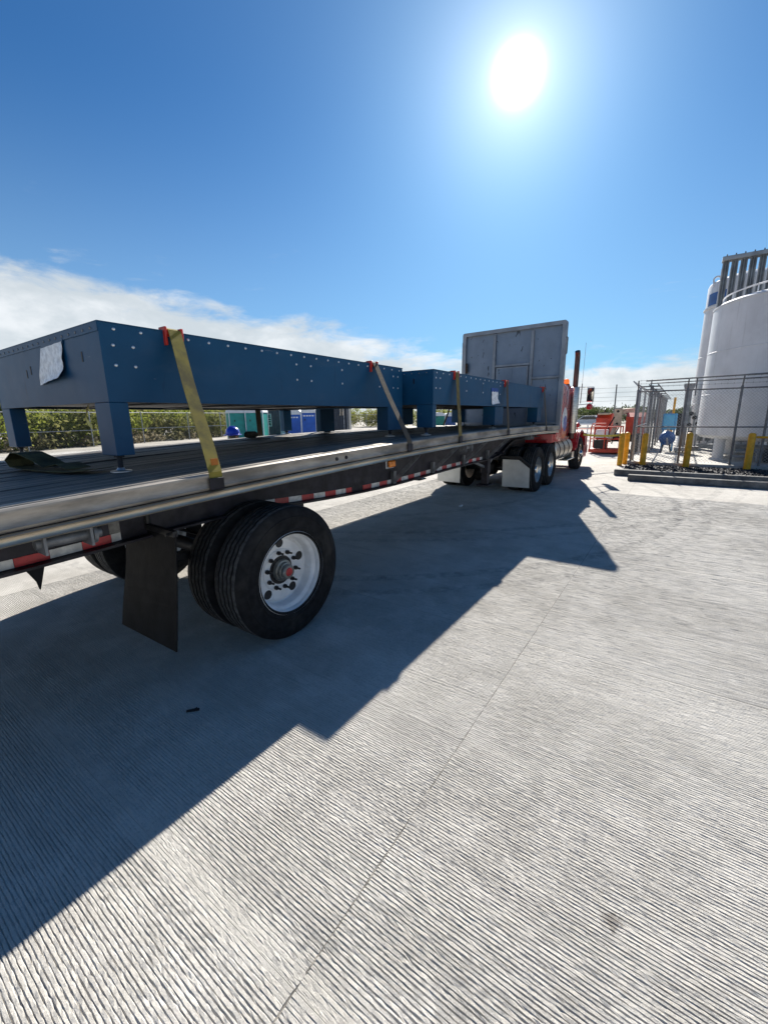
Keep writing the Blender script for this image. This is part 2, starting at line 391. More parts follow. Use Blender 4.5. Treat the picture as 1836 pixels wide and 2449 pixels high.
# ================================================================== SETTING
g = MB(); g.box(-400, 1200, -700, 700, -1.2, -.012); go = g.build('ground', M_DIRT, kind='structure')
yard = MB().box(-9, 69, -26, 27.6, -.3, -.0105).build('concrete_yard', mat('joint filler', (.40, .375, .33), .9, 0, .2, 20), kind='structure')
XJ0, XJS, YJ0, YJS, GAP = .58, 2.37, .75, 4.5, .0045
def grooved_mesh(x0, x1, y0, y1, seg, wl=.03, wr=.03, fl=.85, fr=.85, gl=.0035, gr=.0035):
    """tined slab: ridges and grooves run along y; flat trowelled margin at the transverse joints"""
    x0 += gl; x1 -= gr; y0 += GAP/2; y1 -= GAP/2
    mg = .003; p = .0134
    n = int((x1-x0-2*mg)/p); ns = int((y1-y0)/seg)
    ys = np.linspace(y0, y1, ns+1)
    cols = [(x0, 0, 0), (x0+mg, 0, 0)]
    prof_x = []; prof_t = []
    prof_x += [x0, x0+mg]; prof_t += [0, 0]
    for i in range(n):
        a = x0+mg+i*p+rng.uniform(-.0012, .0012); gw = rng.uniform(.0040, .0055)
        prof_x += [a+.0012, a+.0024, a+.0024+gw-.002, a+.0024+gw]; prof_t += [0, 1, 1, 0]
    prof_x += [x1-mg*.6, x1]; prof_t += [0, 0]
    px = np.array(prof_x); pt = np.array(prof_t, float)
    px = np.maximum.accumulate(px)
    el = np.maximum(np.clip((px-x0-.012)/wl, 0, 1)**.7, fl); er = np.maximum(np.clip((x1-px-.012)/wr, 0, 1)**.7, fr); pt = pt*np.minimum(el, er)
    N, Mv = len(ys), len(px)
    def nz(sc):
        k = max(2, int(N/sc)); a = rng.normal(0, 1, (k+2, Mv))
        t = np.linspace(0, k, N); i = t.astype(int); f = (t-i)[:, None]; return a[i]*(1-f)+a[i+1]*f
    X = px[None, :]+np.where((np.arange(Mv) > 1) & (np.arange(Mv) < Mv-2), 1, 0)*(nz(2)*.0003+nz(1)*.0005)
    drift = np.interp(ys, np.linspace(y0, y1, 12), rng.normal(0, .0005, 12))[:, None]
    X = X+np.where((np.arange(Mv) > 1) & (np.arange(Mv) < Mv-2), 1, 0)*drift
    fill = np.clip(.8+.16*nz(6)+.34*nz(1), .05, 1.25)
    # patches where the tines barely marked the surface
    depth = .0034*fill
    Z = -pt[None, :]*depth+(1-np.minimum(pt[None, :]*2, 1))*(nz(1)*.0007)
    Z[:, :2] *= .3; Z[:, -2:] *= .3
    Y = np.repeat(ys[:, None], Mv, 1)
    for row in (0, -1): Y[row] += np.interp(px, np.linspace(x0, x1, 60), rng.normal(0, .0011, 60))+rng.normal(0, .0005, Mv)
    V = np.stack([X, Y, Z], 2).reshape(-1, 3)
    i, j = np.meshgrid(np.arange(N-1), np.arange(Mv-1), indexing='ij')
    a = (i*Mv+j).ravel(); F = np.stack([a, a+1, a+Mv+1, a+Mv], 1)
    # skirt down the four sides
    me = bpy.data.meshes.new('slab'); nv = len(V); nf = len(F)
    ring = np.concatenate([np.arange(Mv), np.arange(1, N)*Mv+Mv-1, (N-1)*Mv+np.arange(Mv-2, -1, -1), np.arange(N-2, 0, -1)*Mv])
    low = V[ring].copy(); low[:, 2] = -.0104; V = np.concatenate([V, low]); q = np.arange(len(ring)); q2 = (q+1) % len(ring)
    F = np.concatenate([F, np.stack([ring[q], nv+q, nv+q2, ring[q2]], 1)])
    me.vertices.add(len(V)); me.vertices.foreach_set('co', V.ravel().astype(np.float32))
    me.loops.add(len(F)*4); me.loops.foreach_set('vertex_index', F.ravel().astype(np.int32))
    me.polygons.add(len(F)); me.polygons.foreach_set('loop_start', np.arange(0, len(F)*4, 4, dtype=np.int32)); me.polygons.foreach_set('loop_total', np.full(len(F), 4, np.int32))
    me.update(calc_edges=True); me.materials.append(M_CON); me.shade_flat()
    return me
M_SEAL = mat('joint sealant', (.20, .185, .16), .85, 0, .3, 30, .001, 90)
for yj in (YJ0-YJS, YJ0, YJ0+YJS):
    pts = [(x, yj+random.gauss(0, .0006), -.0035+random.gauss(0, .0009)) for x in np.arange(-1.7, 12.0, .06)]
    MB().ribbon(pts, (0, .0062, 0), .004).build('joint_sealant', M_SEAL, yard)
flat = MB().box(.004, XJS-.004, GAP/2, YJS-GAP/2, -.0104, 0).mesh('slab', M_CONF)
for i in range(-3, 17):
    for j in range(-5, 6):
        x0 = XJ0+i*XJS; y0 = YJ0+j*YJS
        if -1 <= i <= 3 and -1 <= j <= 0:
            link('slab', grooved_mesh(x0, x0+XJS, y0, y0+YJS, .016 if i <= 0 else .04, *((.10, .03, .15, .85, .0006) if i == 0 else (.03, .05, .85, .4, .002, .0006) if i == -1 else ())), yard)
        else:
            link('slab', flat, yard, mw=Matrix.Translation((x0, y0, 0)))

# kerb beams, gravel strip and pad of the tank compound
def kerb(x0, x1, y0, y1, h):
    return MB().box(x0, x1, y0, y1, .004, h, .012)
k1 = kerb(13.02, 13.22, -9.0, 1.36, .16).build('kerb', M_KERB, kind='structure')
k2 = kerb(12.1, 12.3, -9.0, .95, .15).build('kerb', M_KERB, kind='structure')
bed = MB().box(13.23, 15.70, -9.0, 1.28, .003, .055).build('gravel_bed', M_GRAVEL, kind='structure')
gm = MB()
for q in range(5200):
    x = random.uniform(13.26, 15.68); y = random.uniform(-5.2, 1.25); r = random.uniform(.014, .036)
    c = Vector((x, y, .052)); pts = [c+Vector((random.uniform(-1, 1), random.uniform(-1, 1), random.uniform(-.2, 1)))*r for _ in range(3)]
    pts += [c+Vector((random.uniform(-1, 1), random.uniform(-1, 1), 0))*r, c+Vector((random.uniform(-.6, .6), random.uniform(-.6, .6), 1.2))*r]
    gm.add(pts, [(0, 1, 4), (1, 2, 4), (2, 0, 4), (0, 3, 1), (1, 3, 2), (2, 3, 0)])
gm.build('gravel', M_GRAVEL, bed, kind='stuff')
MB().box(15.71, 44, -12, 1.30, .003, .14, .01).build('equipment_pad', M_PAD, kind='structure')

# ================================================================== TRAILER
YR, YL = 2.28, 4.87; YC = (YR+YL)/2
def zt(x): return 1.446-.0034*(x-7)**2
XA, XB = -1.2, 10.33
XS = list(np.linspace(XA, XB, 34))
trailer = thing('flatbed_trailer', 'long flatbed trailer with wooden deck and aluminium side rails carrying two blue steel frames', 'trailer', (4.5, YC, 0))
def mirror(y): return 2*YC-y
def rail_prof(s):
    f = (lambda y: y) if s > 0 else mirror
    p = [(YR+.15, -.001), (YR+.062, 0), (YR+.060, -.006), (YR+.040, -.006), (YR+.038, 0), (YR+.012, 0), (YR+.002, -.008), (YR, -.02), (YR+.004, -.03), (YR+.004, -.075), (YR-.001, -.085), (YR+.006, -.098), (YR+.02, -.104), (YR+.15, -.104)]
    return [(f(y), z) for y, z in p]
def rub_prof(s):
    f = (lambda y: y) if s > 0 else mirror
    p = [(YR+.006, -.104), (YR-.006, -.106), (YR-.012, -.112), (YR-.006, -.118), (YR-.004, -.128), (YR-.006, -.142), (YR-.012, -.150), (YR-.006, -.157), (YR+.008, -.157), (YR+.012, -.13)]
    return [(f(y), z-.002) for y, z in p]
for s in (1, -1):
    MB().sweep(rail_prof(s), XS, zt).build('side_rail', M_ALU, trailer, True)
    MB().sweep(rub_prof(s), XS, zt).build('rub_rail', M_RUBR, trailer, True)
# deck planks
npl = 15; pw = (mirror(YR+.152)-(YR+.152))/npl
for i in range(npl):
    y0 = YR+.152+i*pw+.006; y1 = y0+pw-.012; dzp = random.uniform(-.007, .001)
    xs = [x for x in XS]
    pr = [(y0+.004, -.001), (y1-.004, -.001), (y1, -.006), (y1, -.036), (y0, -.036), (y0, -.006)]
    MB().sweep(pr, xs, lambda x: zt(x)+dzp+.0022*math.sin(x*3.1+i*1.7)).build('plank', M_WOOD, trailer)
# main beams with flanges
def bb(x):
    b = .90+.05*math.exp(-((x-1.8)/.9)**2)-.03*math.exp(-((x-4.1)/1.2)**2)
    t = min(1, max(0, (x-7.4)/1.1)); return b+.26*t*t*(3-2*t)
for s in (1, -1):
    yb = 2.75 if s > 0 else mirror(2.75); vs = []
    xs = np.linspace(XA, XB-.05, 40); web = MB(); fl = MB()
    def strip(mb, y0, y1, zl, zh):
        vs = []; fs = []
        for k, x in enumerate(xs):
            vs += [(x, y0, zl(x)), (x, y1, zl(x)), (x, y1, zh(x)), (x, y0, zh(x))]
        for k in range(len(xs)-1):
            for j in range(4): fs.append((4*k+j, 4*k+(j+1) % 4, 4*k+4+(j+1) % 4, 4*k+4+j))
        fs += [(3, 2, 1, 0), tuple(4*(len(xs)-1)+j for j in range(4))]
        mb.add(vs, fs)
    strip(web, yb-.006, yb+.006, lambda x: bb(x)+.012, lambda x: zt(x)-.135)
    wb = web.build('main_beam', M_STEELD, trailer)
    strip(fl, yb-.07, yb+.07, lambda x: bb(x)-.004, lambda x: bb(x)+.011)
    fl.build('flange', M_STEELD, wb)
    # reflective tape pieces, red and white in turn
    if s > 0:
        def tapes(xa, xb, step, first):
            x = xa; q = first
            while x < xb-.02:
                x1 = min(xb, x+step); mb = MB(); vs = []
                for (xx) in (x+.001, x1-.001): vs += [(xx, yb-.0105, bb(xx)+.016), (xx, yb-.0065, bb(xx)+.016), (xx, yb-.0065, bb(xx)+.064), (xx, yb-.0105, bb(xx)+.064)]
                mb.add(vs, [(0, 1, 2, 3), (7, 6, 5, 4), (0, 4, 5, 1), (1, 5, 6, 2), (2, 6, 7, 3), (3, 7, 4, 0)])
                mb.build('reflective_strip', M_RED if q else M_WHT, wb); q = 1-q; x = x1
        tapes(-.95, 1.12, .155, 1); tapes(2.18, 3.36, .155, 0); tapes(3.55, 6.92, .155, 1)
        MB().box(1.06, 1.12, yb-.0105, yb-.0065, bb(1.1)+.066, 1.14).build('reflective_strip', mat('grey tape', (.20, .19, .17), .5, 0, .2, 20), wb)  # upright strip in a darker grey than the white strips
for x in np.arange(XA+.3, XB-.2, .62):
    z = zt(x)
    MB().box(x-.03, x+.03, YR+.03, mirror(YR+.03), z-.132, z-.107).box(x-.005, x+.005, YR+.05, mirror(YR+.05), z-.106, z-.04).build('cross_member', M_STEELD, trailer)
for x in (4.1, 5.07, 6.07, 7.08):
    for s in (1, -1):
        f = (lambda y: y) if s > 0 else mirror
        br = MB().bar((x+.03, f(2.735), bb(x)+.02), (x-.05, f(2.33), zt(x)-.165), .045, .012, (1, 0, 0))
        br = br.build('brace', M_GALV if s > 0 else M_STEELD, trailer)
        MB().box(x-.004, x+.05, min(f(2.742), f(2.70)), max(f(2.742), f(2.70)), bb(x)+.014, bb(x)+.16).build('gusset', M_GALVD, br)
for x in (XA+.5, 1.0, 2.45, 3.3, 5.6, 7.9, 9.0):
    for s in (1, -1):
        yy = YR+.03 if s > 0 else mirror(YR+.03)
        MB().tube((x, yy, zt(x)-.155), (x, yy, zt(x)-.105), .016, 8).build('stake_spool', M_GALVD, trailer)
for x in (2.62, 2.74):   # bolt heads in the side rail
    MB().rev([(0, YR-.006), (.014, YR-.004), (.016, YR+.006)], (x, 0, zt(x)-.055), 'y', 12).build('rail_bolt', M_STEELD, trailer, True)
lamp = MB().box(3.42, 3.53, 2.296, 2.33, zt(3.46)-.235, zt(3.46)-.168, .012).build('marker_lamp', M_AMB, trailer)
MB().box(3.405, 3.545, 2.331, 2.345, zt(3.46)-.25, zt(3.46)-.16, .006).build('lamp_frame', M_GALV, lamp)

for x in (.72, 5.35, 8.3):   # web winches under the right rail
    z = zt(x)-.20
    wn = MB().box(x-.10, x-.088, YR+.02, YR+.13, z-.05, z+.045).box(x+.088, x+.10, YR+.02, YR+.13, z-.05, z+.045).box(x-.087, x+.087, YR+.02, YR+.13, z+.035, z+.045).build('web_winch', M_GALVD, trailer)
    MB().tube((x-.12, YR+.075, z), (x+.15, YR+.075, z), .026, 14).rev([(.03, x+.105), (.05, x+.107), (.05, x+.125), (.03, x+.127)], (0, YR+.075, z), 'x', 14, True).build('winch_drum', M_GALVD, wn, True)
for k in range(3):
    hs = MB()
    y = 3.0+.12*k; hs.path([(1.3+.1*k, y, 1.08), (1.5+.1*k, y+.03, .92), (1.75, y+.05, .80), (1.98, y+.02, .68)], .012, 6)
    hs.build('brake_hose', M_BLACK, trailer, True)
for y in (2.98, mirror(2.98)): MB().rev([(0, 1.70), (.07, 1.70), (.085, 1.72), (.085, 1.80), (.095, 1.81), (.095, 1.83), (.085, 1.84), (.085, 1.93), (0, 1.95)], (0, y, .62), 'x', 18).build('brake_chamber', M_BLACK, trailer, True)
# ---- wheels (local axes: axle along y, outer face at y = 0, inward +y)
WHEEL = {}
def wheel_meshes(kind, R):
    if kind in WHEEL: return WHEEL[kind]
    w = .26; ns = 120
    gr = [.052, .095, .14, .185]
    prof = [(R-.215, .012), (R-.19, .0), (R-.172, -.004), (R-.168, -.009), (R-.160, -.009), (R-.156, -.0065), (R-.12, -.012), (R-.085, -.0105), (R-.082, -.0135), (R-.076, -.0135), (R-.073, -.009), (R-.06, -.006), (R-.022, .004), (R-.006, .02)]
    flags = [0]*len(prof)
    for gc in gr:
        prof += [(R, gc-.0085), (R-.013, gc-.005), (R-.013, gc+.005), (R, gc+.0085)]; flags += [1]*4
    prof += [(R-.006, w-.02), (R-.022, w-.004), (R-.06, w+.006), (R-.12, w+.012), (R-.19, w), (R-.215, w-.012)]; flags += [0]*6
    wob = lambda j, i: (.0042*math.sin(2*math.pi*i*30/ns) if flags[j] else 0.0)
    tyre = MB().rev(prof, (0, 0, 0), 'y', ns, wob=wob)
    tyre = tyre.mesh('tyre', M_RUB, True); tyre.materials.append(M_TREAD)
    for p_ in tyre.polygons:
        if all(math.hypot(tyre.vertices[q].co.x, tyre.vertices[q].co.z) > R-.0075 for q in p_.vertices): p_.material_index = 1
    rr = R-.208
    if kind == 'trailer':
        rp = [(rr+.012, -.002), (rr+.016, .006), (rr+.002, .013), (rr-.010, .026), (rr-.012, .058), (rr-.034, .074), (rr-.038, .085), (rr-.040, .150), (rr-.048, .158), (rr-.062, .1535), (rr-.066, .150), (.17, .1495), (.162, .140), (.10, .138), (.10, .20), (rr-.05, .22), (rr-.03, .25), (rr+.01, .255)]
    elif kind == 'drive':
        rp = [(rr+.012, -.002), (rr+.016, .006), (rr, .014), (rr-.012, .03), (rr-.02, .07), (rr-.035, .11), (rr-.06, .14), (.15, .13), (.10, .13), (.10, .2), (rr-.03, .25), (rr+.01, .255)]
    else:
        rp = [(rr+.012, -.002), (rr+.016, .006), (rr, .014), (rr-.02, .03), (rr-.05, .035), (.17, .02), (.12, .0), (.10, .0), (.10, .1), (rr-.05, .2), (rr+.01, .255)]
    rim = MB().rev(rp, (0, 0, 0), 'y', 64).mesh('wheel', M_RIM if kind == 'trailer' else (M_CHRD if kind == 'drive' else M_CHR), True)
    hubp = {'trailer': [(.0, .045), (.05, .045), (.056, .052), (.056, .075), (.066, .078), (.068, .10), (.082, .104), (.088, .13)],
            'drive': [(.0, .03), (.07, .03), (.085, .05), (.088, .13)], 'steer': [(0, -.07), (.06, -.065), (.085, -.03), (.09, .01)]}[kind]
    hub = MB().rev(hubp, (0, 0, 0), 'y', 32).mesh('hub', M_HUB if kind == 'trailer' else M_CHR, True)
    cap = MB().rev([(0, .038), (.028, .039), (.034, .0455)], (0, 0, 0), 'y', 20).mesh('hub_cap', M_RED, True) if kind == 'trailer' else None
    lugy = {'trailer': .139, 'drive': .13, 'steer': .012}[kind]
    lug = MB().tube((0, lugy-.062 if kind == 'trailer' else lugy-.03, 0), (0, lugy, 0), .008, 8).tube((0, lugy-.024, 0), (0, lugy-.002, 0), .0165, 6).mesh('lug_nut', M_BLACK if kind != 'steer' else M_CHR)
    hole = MB().rev([(0, .0025), (.036, .0025), (.038, .006)], (0, 0, 0), 'y', 22).mesh('hand_hole', M_BLACK, True)  # black disc on the rim paints the darkness of an open hand hole
    WHEEL[kind] = (tyre, rim, hub, cap, lug, hole); return WHEEL[kind]
DRUM_SHADE = MB().rev([(.086, .1365), (.112, .1365), (.114, .139)], (0, 0, 0), 'y', 32).mesh('drum_recess_shade', M_BLACK, True)  # black ring paints the dark recess between hub and wheel disc
def put_wheel(parent, kind, R, x, yo, side, dual=True, rot=0.0, zc=None):
    """side +1: right-hand wheel (outer face towards -y)"""
    tyre, rim, hub, cap, lug, hole = wheel_meshes(kind, R); zc = R-.006 if zc is None else zc
    Mw = Matrix.Translation((x, yo, zc))@(Matrix.Identity(4) if side > 0 else Matrix.Rotation(math.pi, 4, 'Z'))@Matrix.Rotation(rot, 4, 'Y')
    w = link('wheel', rim, parent, mw=Mw)
    link('tyre', tyre, w); link('hub', hub, w)
    if cap: link('hub_cap', cap, w); link('drum_recess_shade', DRUM_SHADE, w)
    for k in range(10):
        t = 2*math.pi*(k+.5)/10; link('lug_nut', lug, w, mw=Matrix.Translation((.1425*math.cos(t), 0, .1425*math.sin(t)))) if kind != 'x' else None
    hy = {'trailer': .150, 'drive': .133, 'steer': .025}[kind]; hr = {'trailer': .212, 'drive': .2, 'steer': .205}[kind]
    for k in range(5 if kind == 'trailer' else 10):
        t = 2*math.pi*(k+.1)/(5 if kind == 'trailer' else 10)
        hm = link('hand_hole', hole, w, mw=Matrix.Translation((hr*math.cos(t), hy-.004, hr*math.sin(t)))@(Matrix.Identity(4) if kind == 'trailer' else Matrix.Scale(.6, 4)))
    if dual:
        Mi = Mw@Matrix.Translation((0, .33, 0))
        w2 = link('wheel', rim, parent, mw=Mi); link('tyre', tyre, w2)
    return w
put_wheel(trailer, 'trailer', .515, 2.08, YR+.01, 1, rot=rad(-8)); put_wheel(trailer, 'trailer', .515, 2.08, mirror(YR+.01), -1)
ax = MB().tube((2.08, YR+.16, .51), (2.08, mirror(YR+.16), .51), .062, 14)
ax.build('axle', M_BLACK, trailer, True)
for yb in (2.93, mirror(2.93)):
    sus = MB(); sus.box(1.40, 1.50, yb-.05, yb+.05, .62, 1.2).box(2.7, 2.8, yb-.05, yb+.05, .66, 1.2).bar((1.45, yb, .70), (2.08, yb, .60), .09, .05).bar((2.08, yb, .60), (2.75, yb, .72), .09, .05).tube((2.3, yb, .62), (2.3, yb, 1.0), .11, 12)
    sus.build('suspension', M_BLACK, trailer)
MB().tube((.2, 3.3, .95), (1.2, 3.3, .95), .11, 16).build('air_reservoir', M_BLACK, trailer, True)
MB().tube((2.9, 3.6, 1.0), (3.7, 3.6, 1.0), .12, 16).build('air_reservoir', M_BLACK, trailer, True)
for s in (1,):
    f = (lambda y: y) if s > 0 else mirror
    ys = sorted((f(2.41), f(3.06)))
    vs = []; nn = 8
    fl = MB()
    for k in range(nn+1):
        t = k/nn; z = 1.0-.75*t; off = .006*math.sin(t*3.1)+.018-.088*t
        fl.v += [(1.262+off, ys[0]-.02*t*0, z), (1.262+off+.012*math.sin(t*5), ys[1]+.03*t, z), (1.270+off+.012*math.sin(t*5), ys[1]+.03*t, z), (1.270+off, ys[0], z)]
    for k in range(nn):
        for j in range(4): fl.f.append((4*k+j, 4*k+(j+1) % 4, 4*k+4+(j+1) % 4, 4*k+4+j))
    fl.f += [(3, 2, 1, 0), tuple(4*nn+j for j in range(4))]
    fo = fl.build('mud_flap', M_FLAP, trailer)
    MB().bar((1.28, ys[0], .99), (1.28, ys[1], 1.0), .03, .035).tube((1.285, (ys[0]+ys[1])/2, 1.0), (1.285, (ys[0]+ys[1])/2, 1.22), .018, 8).tube((1.295, ys[0]+.05, .985), (1.245, ys[0]+.05, .985), .012, 6).tube((1.295, ys[1]-.05, .985), (1.245, ys[1]-.05, .985), .012, 6).build('flap_bracket', M_BLACK, fo)
# torn rubber hanging under the beam
MB().prism([(.64, .895), (.722, .89), (.705, .83), (.688, .772), (.683, .775), (.676, .82), (.655, .865)], 1, 2.742, 2.748).build('torn_flap', M_FLAP, trailer)
lg = None
for yb in (2.86, mirror(2.86)):
    lg = MB().box(7.33, 7.47, yb-.07, yb+.07, .62, 1.25, .008).box(7.345, 7.455, yb-.055, yb+.055, .42, .63).build('landing_leg', M_STEELD, trailer)
    MB().box(7.26, 7.54, yb-.12, yb+.12, .395, .42, .006).build('sand_shoe', M_STEELD, lg)
    MB().bar((7.4, yb, .72), (8.2, yb, 1.16), .05, .05).bar((7.4, yb, .72), (6.7, yb+.1, .95), .04, .04).build('leg_brace', M_GALVD, lg)
MB().bar((7.4, 2.86, .8), (7.4, mirror(2.86), .8), .05, .05).tube((7.36, 2.5, 1.0), (7.36, 2.8, 1.0), .014, 8).build('leg_crossbar', M_STEELD, trailer)
MB().box(8.3, 10.2, 2.9, 4.1, 1.155, 1.19).tube((9.6, YC, 1.05), (9.6, YC, 1.16), .05, 12).build('upper_coupler', M_BLACK, trailer)

# ---- headboard
HX = 10.345; HYL = 4.72; ZB = 1.43; ZT = 3.66
hb_out = []
def arc(cy, cz, r, a0, a1, n=6): return [(cy+r*math.cos(a0+(a1-a0)*i/n), cz+r*math.sin(a0+(a1-a0)*i/n)) for i in range(n+1)]
outer = [(YR, ZB-.12)]+[(YR, ZB)]+arc(YR+.05, ZT-.05, .05, math.pi, math.pi/2)+arc(HYL-.05, ZT-.07, .05, math.pi/2, 0)+[(HYL, ZB-.12)]
inner = [(YR+.085, ZB-.12), (YR+.085, ZB)]+arc(YR+.105, ZT-.105, .02, math.pi, math.pi/2)+arc(HYL-.105, ZT-.125, .02, math.pi/2, 0)+[(HYL-.085, ZB-.12)]
hm = MB(); n = len(outer); vs = []
for x in (HX, HX+.13):
    vs += [(x, y, z) for y, z in outer]; vs += [(x, y, z) for y, z in inner]
fs = []
for i in range(n-1):
    fs += [(i, i+1, n+i+1, n+i), (2*n+i, 3*n+i, 3*n+i+1, 2*n+i+1), (i, 2*n+i, 2*n+i+1, i+1), (n+i, n+i+1, 3*n+i+1, 3*n+i)]
hm.add(vs, fs)
head = hm.build('headboard', M_ALU2, trailer)
def hpost(y, z0, z1, w=.065): return MB().box(HX+.012, HX+.1, y-w/2, y+w/2, z0, z1, .006).build('frame_post', M_ALU2, head)
def hrail(y0, y1, z, h=.055): return MB().box(HX+.015, HX+.095, y0, y1, z-h/2, z+h/2, .006).build('frame_rail', M_ALU2, head)
hpost(3.01, ZB, ZT-.13); hpost(3.905, ZB, ZT-.14); hrail(3.045, 3.87, 2.81); hrail(2.367, 2.975, 2.485); hrail(3.045, 3.87, 1.95); hrail(2.367, 2.975, ZB+.03); hrail(3.94, 4.633, ZB+.03)
M_PANEL = mat('scuffed aluminium panel', (.22, .26, .315), .5, .4, .05, 3, .0012, 5, rvar=.35)
def add_scuffs(m):
    t = NT(m.node_tree); b = m.node_tree.nodes['Principled BSDF']; src = b.inputs['Base Color'].links[0].from_socket
    oc = t.n('ShaderNodeTexCoord').outputs['Object']
    s = t.noise(t.map(oc, (1, 2.6, 1.1), rot=(.6, 0, 0)), 4.5, 3, .5, 1.2)
    t.l(t.mix(t.m('MULTIPLY', t.ss(s, .655, .70), .8), src, (.045, .05, .06)), b.inputs['Base Color'])
add_scuffs(M_PANEL)
for (y0, y1, z0, z1) in ((2.367, 2.976, 2.515, ZT-.135), (2.367, 2.976, ZB+.06, 2.456), (3.044, 3.871, 2.84, ZT-.14), (3.94, 4.633, ZB+.06, ZT-.155), (3.044, 3.871, ZB, 1.92)):
    MB().box(HX+.06, HX+.07, y0, y1, z0, z1).build('panel', M_PANEL, head)
MB().box(HX+.0705, HX+.078, YR+.05, HYL-.05, ZB-.1, ZT-.06).build('backing_sheet', M_PANEL, head)
hat = MB().box(HX+.03, HX+.075, 3.075, 3.84, 1.985, 2.775, .006).build('access_hatch', M_ALU2, head)
for (y0, y1) in ((3.11, 3.445), (3.45, 3.805)):
    MB().box(HX+.022, HX+.0295, y0, y1, 2.02, 2.74).build('hatch_leaf', M_PANEL, hat)
hg = MB().box(HX-.004, HX+.011, 4.57, 4.63, 2.70, 2.93, .004).build('hinge', mat('rusty iron', (.09, .05, .03), .8, .3, .4, 20), head)
for z in (2.72, 2.8, 2.88): MB().tube((HX-.012, 4.575, z), (HX-.012, 4.575, z+.04), .012, 8).build('hinge_pin', M_BLACK, hg)
for (y, z0, z1) in ((YR-.025, 2.95, 3.32), (HYL+.025, 2.5, 3.45)):
    MB().path([(HX+.06, y*1.0+(.03 if y < 3 else -.03), z0), (HX+.06, y, z0+.02), (HX+.06, y, z1-.02), (HX+.06, y+(.03 if y < 3 else -.03), z1)], .011, 8).build('grab_handle', M_GALVD, head)
MB().box(HX+.1, HX+.129, 2.37, 4.63, 1.2, 1.44).build('front_sill', M_STEELD, head)

# ================================================================== CARGO: two blue steel frames
def steel_frame(label, x0, x1, y0, y1, zb, ztp, legs, bolts, tilt=0.0, endseam=True):
    t = thing('steel_platform', label, 'steel frame', ((x0+x1)/2, (y0+y1)/2, zt((x0+x1)/2)), 'blue steel frames strapped to the flatbed')
    th = .012
    MB().box(x0, x1, y0, y0+th, zb, ztp).build('side_plate', M_BLUE, t)
    MB().box(x0, x1, y1-th, y1, zb, ztp).build('side_plate', M_BLUE, t)
    MB().box(x0+.0015, x0+th, y0+th, y1-th, zb+.001, ztp-.001).build('end_plate', M_BLUE, t)
    MB().box(x1-th, x1-.0015, y0+th, y1-th, zb+.001, ztp-.001).build('end_plate', M_BLUE, t)
    MB().box(x0-.004, x1+.004, y0-.004, y1+.004, ztp+.0005, ztp+.0065).build('top_plate', M_BLUE, t)
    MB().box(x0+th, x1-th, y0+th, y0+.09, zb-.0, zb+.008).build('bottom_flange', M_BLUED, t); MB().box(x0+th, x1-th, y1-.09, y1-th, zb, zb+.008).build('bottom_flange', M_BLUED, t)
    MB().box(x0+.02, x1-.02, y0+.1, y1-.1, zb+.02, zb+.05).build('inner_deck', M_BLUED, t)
    for k, x in enumerate(np.arange(x0+.6, x1-.3, .8)):
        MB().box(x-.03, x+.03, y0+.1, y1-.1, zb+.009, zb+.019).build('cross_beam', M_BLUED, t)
    if endseam:
        MB().box(x0-.004, x0+.001, y0+.002, y1-.002, ztp-.05, ztp-.0005).build('seam_strip', M_BLUE, t)
        bm = MB().rev([(0, -.005), (.007, -.004), (.009, .001)], (0, 0, 0), 'x', 8).mesh('bolt', M_GALVD, True)
        for y in np.arange(y0+.09, y1, .105): link('bolt', bm, t, mw=Matrix.Translation((x0-.004, y, ztp-.028)))
        for (y, z) in ((y0+.27, zb+.28), (y0+1.18, zb+.26), (y0+1.27, zb+.24)):
            MB().box(x0-.001, x0+.004, y-.008, y+.008, z-.03, z+.03).build('slot', M_BLACK, t)
    bm = MB().rev([(0, -.006), (.008, -.004), (.0112, .001)], (0, 0, 0), 'y', 10).mesh('bolt', M_ZINC, True)
    for (x, z) in bolts: link('bolt', bm, t, mw=Matrix.Translation((x, y0, z)))
    for (lx0, lx1, ly0, ly1, foot) in legs:
        zf = zt((lx0+lx1)/2)
        l = MB().box(lx0, lx1, ly0, ly1, foot, zb-.001, .004).build('leg', M_BLUE, t)
        xc, yc = (lx0+lx1)/2, (ly0+ly1)/2
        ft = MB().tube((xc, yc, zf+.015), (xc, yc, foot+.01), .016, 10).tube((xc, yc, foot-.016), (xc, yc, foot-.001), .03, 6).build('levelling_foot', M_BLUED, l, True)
        MB().rev([(0, zf+.028), (.018, zf+.026), (.028, zf+.012), (.062, zf+.006), (.062, zf-.002)], (xc, yc, 0), 'z', 16).build('foot_plate', M_ZINC, ft, True)
    return t
B1 = (1.215, 4.53, 2.85, 4.90, 1.769, 2.222)
b1b = [(x, 2.192) for x in np.arange(1.30, 4.5, .158)]
for x in (1.285, 1.40): b1b += [(x, 2.10), (x, 1.985)]
for x in (2.78, 2.96, 3.40, 4.05, 4.33, 4.43): b1b += [(x, 2.12), (x, 1.99)]
steel_frame('larger blue steel frame on the rear deck with a paper sleeve on its end', *B1,
    [(1.217, 1.325, 2.852, 3.06, 1.443), (1.217, 1.325, 4.70, 4.898, 1.443), (4.22, 4.528, 2.852, 3.02, 1.50), (4.38, 4.528, 4.81, 4.898, 1.47)], b1b)
B2 = (4.65, 9.62, 2.49, 4.50, 1.797, 2.197)
b2b = [(x, 2.17) for x in np.arange(4.74, 7.2, .17)]
for x in (4.72, 4.83): b2b += [(x, 2.11), (x, 1.99)]
for x in (5.62, 6.22, 6.95): b2b += [(x, 2.12), (x, 1.99)]
